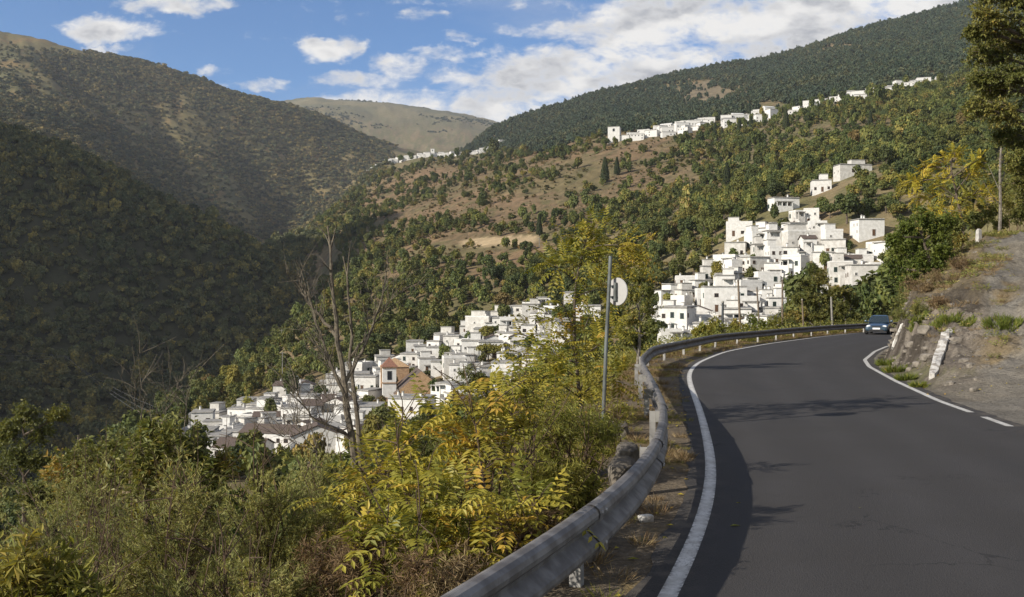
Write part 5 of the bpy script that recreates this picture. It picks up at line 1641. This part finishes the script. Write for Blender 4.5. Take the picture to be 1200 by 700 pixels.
# trees
T = lambda *a: [P(*q_) for q_ in a]
plant('yellow_tree', 'yellow-leaved tree with thin trunk in front of the round sign', 'tree', onground(683, 19), [cl(a, c, 19 + rs.uniform(-.9, .9), r_) for a, c, r_ in ((690, 288, 26), (668, 300, 24), (712, 298, 22), (735, 306, 16), (648, 312, 14), (700, 270, 20), (660, 360, 26), (690, 372, 28), (638, 385, 26), (715, 395, 24), (670, 400, 28), (640, 420, 26), (690, 430, 28), (720, 440, 20), (655, 450, 26), (615, 408, 18), (685, 465, 22), (705, 340, 14), (745, 290, 10))], 'pinnate', L_ail, rs, tw=6, per=4, L=.125, W=.042, r0=.045, trunk=T((678, 450, 19), (672, 390, 19), (674, 320, 19), (690, 275, 19)), barkm=bark, tmean=.6)
plant('young_tree', 'brownish-green small-leaved tree right of the round sign', 'tree', onground(746, 33), [cl(a, c, 33 + rs.uniform(-1, 1), r_) for a, c, r_ in ((742, 345, 18), (760, 362, 16), (738, 372, 18), (752, 386, 18), (765, 384, 12), (748, 325, 13), (732, 395, 14), (760, 340, 12), (744, 400, 14))], 'leaf', L_olive, rs, tw=40, per=22, L=.11, W=.05, r0=.08, trunk=T((750, 395, 33), (748, 350, 33)), barkm=bark_g, tmean=.55)
plant('roadside_tree', 'larger olive tree behind the far guardrail left of the car', 'tree', onground(962, 86), [cl(a, c, 86 + rs.uniform(-1.5, 1.5), r_) for a, c, r_ in ((945, 335, 13), (962, 326, 14), (952, 352, 15), (972, 345, 14), (936, 352, 12), (940, 370, 14), (962, 368, 16), (928, 372, 10), (978, 362, 12), (955, 316, 8))], 'leaf', L_dark, rs, tw=44, per=20, L=.24, W=.13, r0=.14, trunk=T((962, 372, 86), (958, 340, 86)), barkm=bark_g, tmean=.6)
plant('roadside_tree', 'smaller dark tree behind the guardrail just left of the car', 'tree', onground(992, 84), [cl(a, c, 84 + rs.uniform(-1.5, 1.5), r_) for a, c, r_ in ((990, 345, 11), (1000, 356, 10), (985, 362, 12), (1000, 374, 10), (990, 378, 12), (982, 340, 8), (1008, 380, 6))], 'leaf', L_dark, rs, tw=44, per=20, L=.24, W=.13, r0=.12, trunk=T((991, 372, 84), (990, 350, 84)), barkm=bark_g, tmean=.55)
for i, (px, py, Y, r_, lab, lm_) in enumerate(((822, 388, 62, 7, 'lowest yellowish shrub behind the guardrail at the left of the row', L_will), (838, 384, 64, 9, 'yellow-green shrub beside the dark steel post', L_will), (862, 386, 68, 9, 'yellow-green shrub at the foot of the leaning pole', L_will), (884, 382, 71, 11, 'round green shrub between the two leaning poles', L_green), (906, 382, 75, 11, 'yellowish shrub left of the upright brown pole', L_will), (926, 384, 78, 9, 'dark shrub in front of the roadside trees', L_dark), (1048, 372, 90, 12, 'pale green bush behind the oncoming car', L_olive), (1062, 350, 88, 12, 'leafy bush above and right of the car', L_olive))):
    shrub('roadside_shrub', lab, Y, px, [(px - r_ * .7, py, r_), (px + r_ * .7, py - 1, r_), (px, py - r_ * .7, r_ * .9), (px, py + r_ * .6, r_)], 'leaf', lm_, tw=34, per=14, L=.2, W=.10, r0=.03, group='shrubs along the far rail')
hb = hit(1092, 322, 40, 70)
for lab, Y, px, cls in (('dark green tree standing deep at the left picture edge', 66, 28, ((8, 505, 20), (30, 486, 20), (52, 505, 20), (20, 535, 24), (48, 540, 22), (-5, 550, 26), (70, 485, 14))),
                        ('second dark green tree left of the rounded green-brown shrub', 58, 92, ((72, 545, 18), (96, 560, 20), (60, 575, 22), (88, 590, 22), (30, 580, 24), (110, 575, 18)))):
    plant('valley_tree', lab, 'tree', onground(px, Y), [cl(a, c, Y + rs.uniform(-1.5, 1.5), r_) for a, c, r_ in cls], 'leaf', L_dark, rs, tw=60, per=18, L=.24, W=.13, r0=.2, trunk=T((px, 560, Y), (px, 510, Y)), barkm=bark, tmean=.4)
plant('bank_tree', 'green leafy tree overhanging the road at the top of rock bank', 'tree', hb, [cl(a, c, hb[1] + rs.uniform(-1.2, 1.2), r_) for a, c, r_ in ((1062, 268, 16), (1084, 255, 17), (1075, 285, 19), (1052, 295, 15), (1098, 272, 17), (1104, 296, 15), (1048, 315, 12), (1078, 308, 17), (1060, 330, 12), (1112, 258, 12), (1045, 282, 10), (1095, 318, 12))], 'leaf', L_green, rs, tw=52, per=20, L=.18, W=.085, r0=.13, trunk=T((1088, 300, hb[1]), (1078, 270, hb[1])), barkm=bark, tmean=.42)
hb = onground(1130, 56)
plant('yellow_tree', 'bright yellow compound-leaved tree on the hillside above the bank', 'tree', hb, [cl(a, c, 56 + rs.uniform(-1.5, 1.5), r_) for a, c, r_ in ((1085, 195, 11), (1108, 190, 15), (1138, 202, 16), (1100, 218, 16), (1074, 232, 10), (1130, 232, 17), (1150, 186, 11), (1115, 250, 15), (1092, 246, 12), (1066, 214, 7), (1155, 222, 12), (1120, 178, 8))], 'pinnate', L_gold, rs, tw=11, per=5, L=.14, W=.06, r0=.12, trunk=T((1128, 262, 56), (1120, 225, 56), (1115, 200, 56)), barkm=bark, tmean=.5)
hb = onground(1236, 43)
plant('tall_tree', 'tall dark green tree filling the upper right corner', 'tree', hb, [cl(a, c, 43 + rs.uniform(-2, 2), r_) for a, c, r_ in ((1152, 22, 24), (1188, 42, 30), (1150, 62, 22), (1178, 88, 28), (1144, 96, 16), (1140, 126, 15), (1170, 132, 24), (1196, 165, 26), (1215, 95, 40), (1185, -8, 28), (1230, 190, 36), (1168, 52, 20), (1140, 40, 12), (1160, 105, 20), (1198, 215, 24), (1215, 235, 26), (1190, 190, 16), (1210, 20, 40), (1250, 60, 45), (1250, 140, 45), (1150, -5, 18), (1230, -50, 50), (1290, 30, 50), (1280, 170, 40), (1175, 160, 14))], 'leaf', L_dark, rs, tw=80, per=26, L=.155, W=.085, r0=.24, trunk=T((1232, 200, 43), (1225, 100, 43), (1215, 0, 43), (1212, -50, 43)), barkm=bark, tmean=.5)
hb = onground(1172, 52)
o = thing('bare_sapling', 'thin bare pale trunk standing beside the gravel track', 'tree', hb)
m = MB(); m.tube(spline3(np.array(T((1171, 285, 52), (1173, 240, 52), (1171, 200, 52), (1174, 163, 52))), 10) - hb, np.linspace(.10, .05, 10), 7)
m.build('trunk', bark_g, o)
m = MB()
for q_ in (((1172, 225, 52), (1163, 205, 52), (1158, 193, 52)), ((1172, 240, 52), (1160, 228, 51.6), (1152, 212, 51.5)), ((1173, 215, 52), (1180, 195, 52.3), (1182, 180, 52))):
    m.tube(spline3(np.array(T(*q_)), 6) - hb, np.linspace(.03, .01, 6), 4)
m.build('branch', bark_g, o)
for px, Y, cls, lab, lm_ in ((1155, 58, [(1140, 255, 12), (1160, 248, 14), (1175, 258, 13)], 'olive bush at the top of the bank behind the bare trunk', L_olive), (1190, 55, [(1180, 235, 16), (1200, 225, 18), (1192, 250, 14), (1210, 245, 16)], 'green bush at the right edge beside the track', L_dark), (1118, 53, [(1112, 275, 10), (1126, 280, 10), (1120, 262, 12)], 'dry olive bush on the bank crest below the yellow tree', L_olive),
                          (1205, 60, [(1170, 215, 18), (1195, 205, 20), (1215, 210, 18)], 'dark bush under the tall corner tree', L_dark)):
    shrub('hillside_bush', lab, Y, px, cls, 'leaf', lm_, tw=50, per=18, L=.16, W=.08, r0=.03, group='bushes above the rock bank')
for px, py, lab, lm_, r_ in ((1064, 345, 'dry brown bush hanging at the left edge of the bank', L_dry, 14), (1080, 338, 'tan dry bush high on the bank under the leafy tree', L_dry, 13), (1072, 366, 'sparse olive bush halfway up the bank edge', L_olive, 9), (1094, 358, 'dry brown tuft bush in the middle of the bank', L_dry, 9), (1112, 330, 'dry golden bush below the bank crest', L_dry, 12), (1132, 312, 'low dry bush along the crest of the bank', L_dry, 10)):
    hb = hit(px, py + 6, 25, 75)
    plant('dry_bush', lab, 'shrub', hb, [(hb + [rs.normal(0, .3), rs.normal(0, .3), r_ / F * hb[1] * rs.uniform(.4, 1.3)], r_ / F * hb[1]) for _ in range(4)], 'leaf', lm_, rs, tw=30, per=14, L=.14, W=.022, r0=.012, group='dry bushes on the rock bank')
for px, py, lab, w_ in ((1038, 424, 'green grass tuft at the inner corner of the bend', 9), (1050, 432, 'leafy green tuft at the foot of the bank', 11), (1062, 441, 'low green tuft between road line and bank foot', 9), (1076, 450, 'small yellowish tuft by the broad white slab foot', 7), (1112, 372, 'green tuft growing on the bank above the broad slab', 12), (1098, 378, 'small green tuft left on the bank face', 7), (1168, 374, 'green tuft on the rim of the gravel track', 13), (1184, 378, 'wide low tuft on the gravel track by the picture edge', 11), (1076, 372, 'yellowish tuft on the bank near the narrow slab', 8), (1134, 376, 'small tuft at the track rim', 6)):
    hb = hit(px, py + 4, 15, 70)
    o = thing('grass_tuft', lab, 'grass tuft', hb, 0, 'green tufts about the rock bank')
    m = MB()
    n_ = 240
    rr = w_ / F * hb[1]
    ang = rs.uniform(0, 6.28, n_); ra = rr * np.sqrt(rs.random(n_))
    x_, y_ = ra * np.cos(ang), ra * np.sin(ang)
    z_ = ground(hb[0] + x_, hb[1] + y_) - hb[2] - .02
    d = np.c_[np.cos(ang) * .6, np.sin(ang) * .6, np.ones(n_)] + rs.normal(0, .35, (n_, 3))
    m.leaves(np.c_[x_, y_, z_], d, np.c_[-np.sin(ang), np.cos(ang), np.zeros(n_)] + rs.normal(0, .4, (n_, 3)), rs.uniform(.14, .38, n_) * (rr / .35)**.5, .035, np.clip(rs.normal(.5, .2, n_), 0, 1))
    m.build('blades', L_green, o)

# bare trees left of centre
bark_b = noisy('brown_grey_bark', (.15, .125, .09), (.075, .062, .048), 9, .95, .6, .02)
def bare(name, label, Y, px, paths, rs, r0, ntw=16):
    b_ = onground(px, Y)
    o = thing(name, label, 'tree', b_)
    for i, pth in enumerate(paths):
        pts = spline3(np.array([P(a, c, Y + dz) for a, c, dz in pth] if i else [b_ - [0, 0, .4]] + [P(a, c, Y + dz) for a, c, dz in pth]), 16)
        pts[1:-1] += rs.normal(0, .018, (14, 3))
        m = MB(); rr = r0 * (1 if i == 0 else .42)
        m.tube(pts - b_, np.linspace(rr, rr * .16, 16), 7 if i == 0 else 5)
        for k in range(ntw if i else ntw // 2):
            j = int(rs.integers(5, 15)) if i else int(rs.integers(9, 15))
            tg = pts[min(j + 1, 15)] - pts[j - 1]; tg /= np.linalg.norm(tg)
            d = tg + rs.normal(0, .65, 3) * [1, 1, .4] + [0, 0, .3]
            ln = rs.uniform(.25, .9)
            e = pts[j] + d / np.linalg.norm(d) * ln
            q_ = curve(pts[j], e, rs, .1, 6, .2)
            m.tube(q_ - b_, np.linspace(rr * .2 + .002, .0025, 6), 4, cap=False)
            for k2 in range(3):
                j2 = int(rs.integers(2, 5))
                e2 = q_[j2] + (d / np.linalg.norm(d) + rs.normal(0, .6, 3)) * ln * .4
                m.tube(curve(q_[j2], e2, rs, .1, 4, .1) - b_, [.005, .004, .003, .002], 3, cap=False)
        m.build('trunk' if i == 0 else 'branch', bark_b, o)


rs = np.random.default_rng(14)
bare('bare_tree', 'leafless grey tree with forked branches in front of the lower village', 20, 424,
     [[(420, 600, 0), (415, 530, 0), (409, 485, 0), (402, 440, 0), (396, 395, .1), (389, 340, .1), (384, 265, 0)],
      [(409, 480, 0), (396, 445, -.2), (378, 405, -.3), (362, 350, -.3), (347, 305, -.4)],
      [(404, 450, 0), (420, 420, .2), (436, 385, .3), (449, 350, .3), (455, 300, .4)],
      [(414, 515, 0), (390, 500, -.3), (368, 492, -.4), (352, 470, -.5), (345, 452, -.5)],
      [(396, 400, .1), (378, 372, .2), (358, 352, .3), (348, 318, .3)]], rs, .115)
bare('bare_tree', 'second thinner leafless trunk twined beside the forked bare tree', 20.6, 432,
     [[(428, 600, 0), (421, 540, 0), (420, 490, 0), (412, 440, 0), (408, 400, 0), (414, 350, 0), (402, 300, 0)],
      [(420, 480, 0), (408, 455, .2), (392, 440, .3), (380, 420, .3), (372, 395, .3)],
      [(410, 420, 0), (430, 395, -.2), (444, 372, -.3), (470, 340, -.4)]], rs, .085)
bare('dead_stalk', 'dead branching stalk rising left of the white roofs', 14, 168, [[(168, 540, 0), (166, 500, 0), (163, 455, 0)], [(166, 490, 0), (158, 470, 0), (155, 458, 0)]], rs, .02, 6)
bare('dead_stalk', 'forked dead stalk rising between roofs and olive shrub', 14, 186, [[(190, 540, 0), (186, 495, 0), (180, 462, 0)], [(187, 500, 0), (195, 475, 0), (198, 455, 0)]], rs, .02, 6)
bare('dead_stalk', 'dead stalk with side twigs nearest the long low house', 14, 214, [[(214, 530, 0), (216, 480, 0), (220, 452, 0)], [(216, 490, 0), (206, 470, 0), (202, 462, 0)]], rs, .018, 6)
bare('twiggy_bush', 'bare grey twiggy bush in front of the houses left of bare trunk', 16, 375, [[(372, 540, 0), (368, 500, 0), (360, 470, 0)], [(370, 530, 0), (350, 505, 0), (335, 480, 0)], [(371, 520, 0), (385, 495, 0), (396, 470, 0)], [(372, 530, 0), (345, 520, 0), (325, 505, 0)]], rs, .03, 14)

# ground cover: undergrowth on the slope, dry grass on the verge and the bank, leaf litter
def weed(rs, lm_, n, h_, w_, L, blade=True):
    m = MB()
    a = rs.uniform(0, 6.28, n); r_ = w_ * np.sqrt(rs.random(n))
    pos = np.c_[r_ * np.cos(a), r_ * np.sin(a), (np.zeros(n) if blade else h_ * rs.random(n)**.7)]
    d = np.c_[np.cos(a), np.sin(a), np.full(n, 1.3 if blade else .2)] + rs.normal(0, .5, (n, 3))
    m.leaves(pos, d, rs.normal(size=(n, 3)) + [0, 0, .5], L * rs.uniform(.5, 1.3, n), L * (.05 if blade else .42), np.clip(rs.normal(.5, .2, n), 0, 1))
    return m.mesh('tuft', lm_)


rs = np.random.default_rng(55)
U_ = [weed(rs, L_olive, 130, .8, .5, .13, False), weed(rs, L_will, 130, .8, .5, .12, False), weed(rs, L_dry, 110, .5, .4, .5), weed(rs, L_will, 110, .5, .4, .55), weed(rs, L_fea, 160, .7, .5, .10, False)]
D_ = [weed(rs, L_dry, 60, .2, .16, .24), weed(rs, L_dry, 45, .2, .2, .18), weed(rs, L_will, 40, .2, .16, .16)]
fade = sstep(90, 40, cy_)
tl_, q_c = mid_(TL), mid_(q)
sel = (tl_ > 0) * (q_c > .15) * (cy_ > 4) * (cy_ < 90) * (cpx > -300)
vis_k = vis.copy(); vis = np.ones_like(vis)
p_, r_ = sample(sel * np.interp(q_c, [0, .5, 14, 40], [4.0, 5.5, 2.2, .5]) * (.5 + med + .5), 6)
s_ = r_.uniform(.35, .9, len(p_)) * np.interp(p_[:, 1], [5, 60], [.8, 1.7]) * np.where(np.interp(p_[:, 1], gY, xg(gY)) - p_[:, 0] < 1.2, .5, 1)
scatter('undergrowth', p_ - [0, 0, .03], np.c_[s_, s_, s_], U_, 7); print('under', len(p_))
vg = (tl_ > .28) * (q_c < .4) * (cy_ > 4) * (cy_ < 80)
p_, r_ = sample(vg * np.interp(tl_, [.28, .45, .7, 1.2], [4, 16, 26, 24]) * np.clip(.35 + 2.2 * mid_(nn), 0, 1.4), 8)
s_ = r_.uniform(.3, .95, len(p_))
scatter('verge_grass', p_, np.c_[s_, s_, s_ * .8], D_, 8); print('verge', len(p_))
fc_ = mid_(np.where(face > 0, face, 0)); zr_c = mid_(zr)
bk = (cy_ > 24) * (cy_ < 75) * (cx_ > mid_(xr(GYY)) + .9) * (zr_c > .1) * (cx_ < mid_(XT + 0 * GXX) + 1.0)
p_, r_ = sample(bk * np.clip((zr_c - .7) * 4.5, .3, 15) * np.clip(.5 + 3 * mid_(nn), 0.05, 1.5), 9)
s_ = r_.uniform(.5, 1.5, len(p_))
scatter('bank_grass', p_, np.c_[s_, s_, s_ * .8], D_ + [weed(rs, L_olive, 60, .25, .22, .10, False), weed(rs, L_fea, 60, .2, .2, .08, False)], 9); print('bank', len(p_))
RB = []
for k in range(5):
    m = MB(); m.add(stone_mesh((1, 1, .75), rs, .2, ICO1), ICO1[1]); RB.append(m.mesh('stone', rock_m))
rb = (cy_ > 25.5) * (cy_ < 60) * (cx_ > mid_(xr(GYY) + 0 * GXX) + .8) * (zr_c > .02) * (cx_ < mid_(XT + 0 * GXX) + .3) * np.clip(1.5 - zr_c * .35, .1, 1.5)
p_, r_ = sample(rb * 17 * np.clip(.6 + 3 * mid_(ng), .1, 2), 19)
s_ = np.clip(r_.gamma(2, .048, len(p_)), .03, .34)
scatter('rubble', p_ - [0, 0, .02], np.c_[s_ * r_.uniform(.8, 1.6, len(p_)), s_, s_ * r_.uniform(.5, 1, len(p_))], RB, 11); print('rubble', len(p_))
m = MB()
lt = (np.clip(1.2 - np.abs(cx_ - mid_(XT + 0 * GXX)) * .5, 0, 1) * (cy_ > 24) * (cy_ < 60) * 2.0 + vg * 3.0)
p_, r_ = sample(lt, 10)
vis = vis_k
n_ = len(p_)
m.leaves(p_ + np.c_[np.zeros((n_, 2)), np.full(n_, .015)], np.c_[r_.normal(size=(n_, 2)), r_.normal(0, .1, n_)], UPV + r_.normal(0, .25, (n_, 3)), r_.uniform(.05, .13, n_), .05, np.clip(r_.normal(.6, .25, n_), 0, 1))
m.build('leaf_litter', L_gold, kind='stuff'); print('litter', n_)
for px, py, sz, lab in ((855, 617, .13, 'single yellowish fallen leaf lying on the shaded asphalt near the line'), (862, 590, .07, 'tiny fallen leaf on the shaded asphalt beyond the larger one'), (1006, 596, .04, 'tiny pale leaf speck in the middle of the sunny lane')):
    Y = (H - .004) * F / (py - HY)
    m = MB(); m.leaves(np.array([[0, 0, .006]]), np.array([[1, .15, .05]]), np.array([[0, .1, 1.0]]), sz, sz * .45, .5)
    m.build('fallen_leaf', L_ail, None, label=lab, cat='leaf', loc=((px - CX) / F * Y, Y, .004))
# ------------------------------------------------------------------ camera, sun, sky, air
cam = bpy.data.cameras.new('camera')
cam.lens = 36.0 * F / 1200
cam.sensor_width = 36
cam.shift_y = (HY - 350) / 1200
cam.clip_start, cam.clip_end = .1, 30000
co = bpy.data.objects.new('camera', cam)
co.location = (0, 0, H); co.rotation_euler = (R(90), 0, 0)
COL.objects.link(co)
scene.camera = co

SUN_EL, SUN_AZ = R(24.5), R(-119)        # azimuth from +Y (ahead), clockwise seen from above: behind the left shoulder
sd = Vector((math.sin(SUN_AZ) * math.cos(SUN_EL), math.cos(SUN_AZ) * math.cos(SUN_EL), math.sin(SUN_EL)))
sl = bpy.data.lights.new('sun', 'SUN')
sl.energy = 4.9; sl.angle = R(.53); sl.color = (1, .93, .82)
so = bpy.data.objects.new('sun', sl)
so.rotation_euler = sd.to_track_quat('Z', 'Y').to_euler()
COL.objects.link(so)

wd = bpy.data.worlds.new('World')
scene.world = wd
wd.use_nodes = True
t = NT(wd.node_tree)
bg = t.n['Background']
sky = t.n.new('ShaderNodeTexSky')
sky.sky_type = 'NISHITA'; sky.sun_disc = False
sky.sun_elevation = SUN_EL; sky.sun_rotation = SUN_AZ
sky.altitude = 1100; sky.air_density = 1.0; sky.dust_density = .6; sky.ozone_density = 1.6
dirn = t.coord('Generated')
sx = t.n.new('ShaderNodeSeparateXYZ'); t.l.new(dirn, sx.inputs[0])
yy = t.m('MAXIMUM', sx.outputs[1], .08)
U = t.m('DIVIDE', sx.outputs[0], yy); W = t.m('DIVIDE', sx.outputs[2], yy)
cb0 = t.n.new('ShaderNodeCombineXYZ'); t.set(cb0.inputs[0], U); t.set(cb0.inputs[1], W)
wp = t.n.new('ShaderNodeSeparateColor'); t.set(wp.inputs[0], t.noise(t.mapping(cb0.outputs[0], (1, 1.6, 1), (5, 9, 0)), 17, 6, .62, col=True))
U2 = t.m('ADD', U, t.m('MULTIPLY', t.m('SUBTRACT', wp.outputs[0], .5), .075)); W2 = t.m('ADD', W, t.m('MULTIPLY', t.m('SUBTRACT', wp.outputs[1], .5), .038))


def uv(dx=0.0, dy=0.0):
    cb = t.n.new('ShaderNodeCombineXYZ')
    t.set(cb.inputs[0], t.m('ADD', U, dx)); t.set(cb.inputs[1], t.m('ADD', W, dy))
    return cb.outputs[0]


def blob(px, py, rx, ry, wgt=1.0):
    a = t.m('DIVIDE', t.m('SUBTRACT', U2, (px - CX) / F), rx / F)
    c = t.m('DIVIDE', t.m('SUBTRACT', W2, (HY - py) / F), ry / F)
    d = t.m('ADD', t.m('MULTIPLY', a, a), t.m('MULTIPLY', c, c))
    return t.mr(d, 0.0, 2.3, wgt, 0)


mask = None
for bl in ((388, 57, 36, 15), (140, 34, 62, 15, .95), (125, 58, 34, 9, .85), (215, 4, 74, 12, .95), (298, 101, 46, 9, .9), (255, 86, 24, 10, .7),
           (440, 93, 62, 12, .9), (468, 76, 42, 16, 1), (510, 66, 44, 9, .8), (538, 45, 22, 8, .55), (496, 20, 34, 8, .5), (560, -5, 120, 10, .5),
           (500, 122, 130, 22, 1), (560, 100, 60, 26, 1), (640, 96, 110, 34, 1.05), (760, 95, 180, 45, 1.1), (660, 36, 62, 13, .8), (740, 42, 90, 26, 1.0), (840, 20, 130, 46, 1.1),
           (980, 20, 240, 75, 1.15), (1200, 0, 260, 90, 1.1), (1080, -60, 300, 60, .9), (700, 130, 260, 30, 1)):
    q_ = blob(*bl)
    mask = q_ if mask is None else t.m('MAXIMUM', mask, q_)
st = t.mapping(uv(), (1, 1.9, 1), (3.1, 1.7, 0))
fine_ = t.noise(st, 42, 6, .6, dist=.4)
nz = t.m('ADD', t.m('MULTIPLY', t.noise(st, 9.5, 9, .62, dist=.25), .66), t.m('MULTIPLY', fine_, .34))
lo1 = t.noise(st, 12, 4, .5, dist=.25)
lo2 = t.noise(t.mapping(uv(-.012, .024), (1, 1.9, 1), (3.1, 1.7, 0)), 12, 4, .5, dist=.25)
dens = t.m('ADD', t.m('MULTIPLY', mask, .74), t.m('MULTIPLY', t.m('SUBTRACT', nz, .525), 3.0))
alpha = t.mr(dens, .16, .80)
# thickness: deep parts of the bank are grey, rims towards the sun white
lit = t.mr(t.m('ADD', t.m('SUBTRACT', lo1, lo2), t.m('MULTIPLY', t.m('SUBTRACT', fine_, .5), .22)), -.11, .10)
deep = t.mr(dens, .50, 1.15)
shade = t.m('MULTIPLY', t.m('SUBTRACT', 1, lit), t.m('ADD', .25, t.m('MULTIPLY', deep, .75)), clamp=True)
cloud = t.mix(shade, (6.8, 6.65, 6.45), (3.0, 3.1, 3.4))
wisp = t.m('MULTIPLY', t.mr(t.noise(t.mapping(uv(), (1, 3.2, 1), (8, 2, 0)), 3.2, 8, .6), .5, .8), .28)
skyc = t.mix(1.0, sky.outputs[0], (.49, .79, 1.09), 'MULTIPLY')
skyc = t.mix(wisp, skyc, (4.6, 4.7, 5.0))
# unseen broken cloud added behind and overhead to give neutral fill light
bk = t.m('MULTIPLY', t.mr(t.noise(dirn, 2.6, 6, .55), .40, .56), t.mr(sx.outputs[1], .30, -.15))
cloud = t.mix(t.mr(sx.outputs[1], .25, -.1), cloud, (6.4, 6.2, 5.9))
alpha = t.m('MAXIMUM', alpha, t.m('MULTIPLY', bk, t.mr(sx.outputs[2], -.05, .1)))
t.set(bg.inputs['Color'], t.mix(alpha, skyc, cloud))
bg.inputs['Strength'].default_value = .10

hz = MB()
zt, zb = float(GZ.max()) + 8, float(GZ.min()) - 1
xa, xb = float(GXX.min()) - 30, float(GXX.max()) + 30
hz.box(((xa + xb) / 2, 4490, (zt + zb) / 2), (xb - xa, 9100, zt - zb))
hm = bpy.data.materials.new('air')
hm.use_nodes = True
t = NT(hm.node_tree)
t.n.remove(t.n['Principled BSDF'])
pv = t.n.new('ShaderNodeVolumePrincipled')
pv.inputs['Color'].default_value = (.86, .91, 1, 1)
pv.inputs['Density'].default_value = .00004
pv.inputs['Anisotropy'].default_value = .1
t.l.new(pv.outputs[0], t.n['Material Output'].inputs['Volume'])
hz.build('haze', hm, kind='stuff')

vs = scene.view_settings
vs.view_transform = 'Standard'; vs.look = 'None'; vs.gamma = 1; vs.exposure = .45
vs.use_curve_mapping = False
scene.cycles.max_bounces = 5
scene.cycles.diffuse_bounces = 2
scene.cycles.transparent_max_bounces = 4
scene.cycles.use_denoising = True
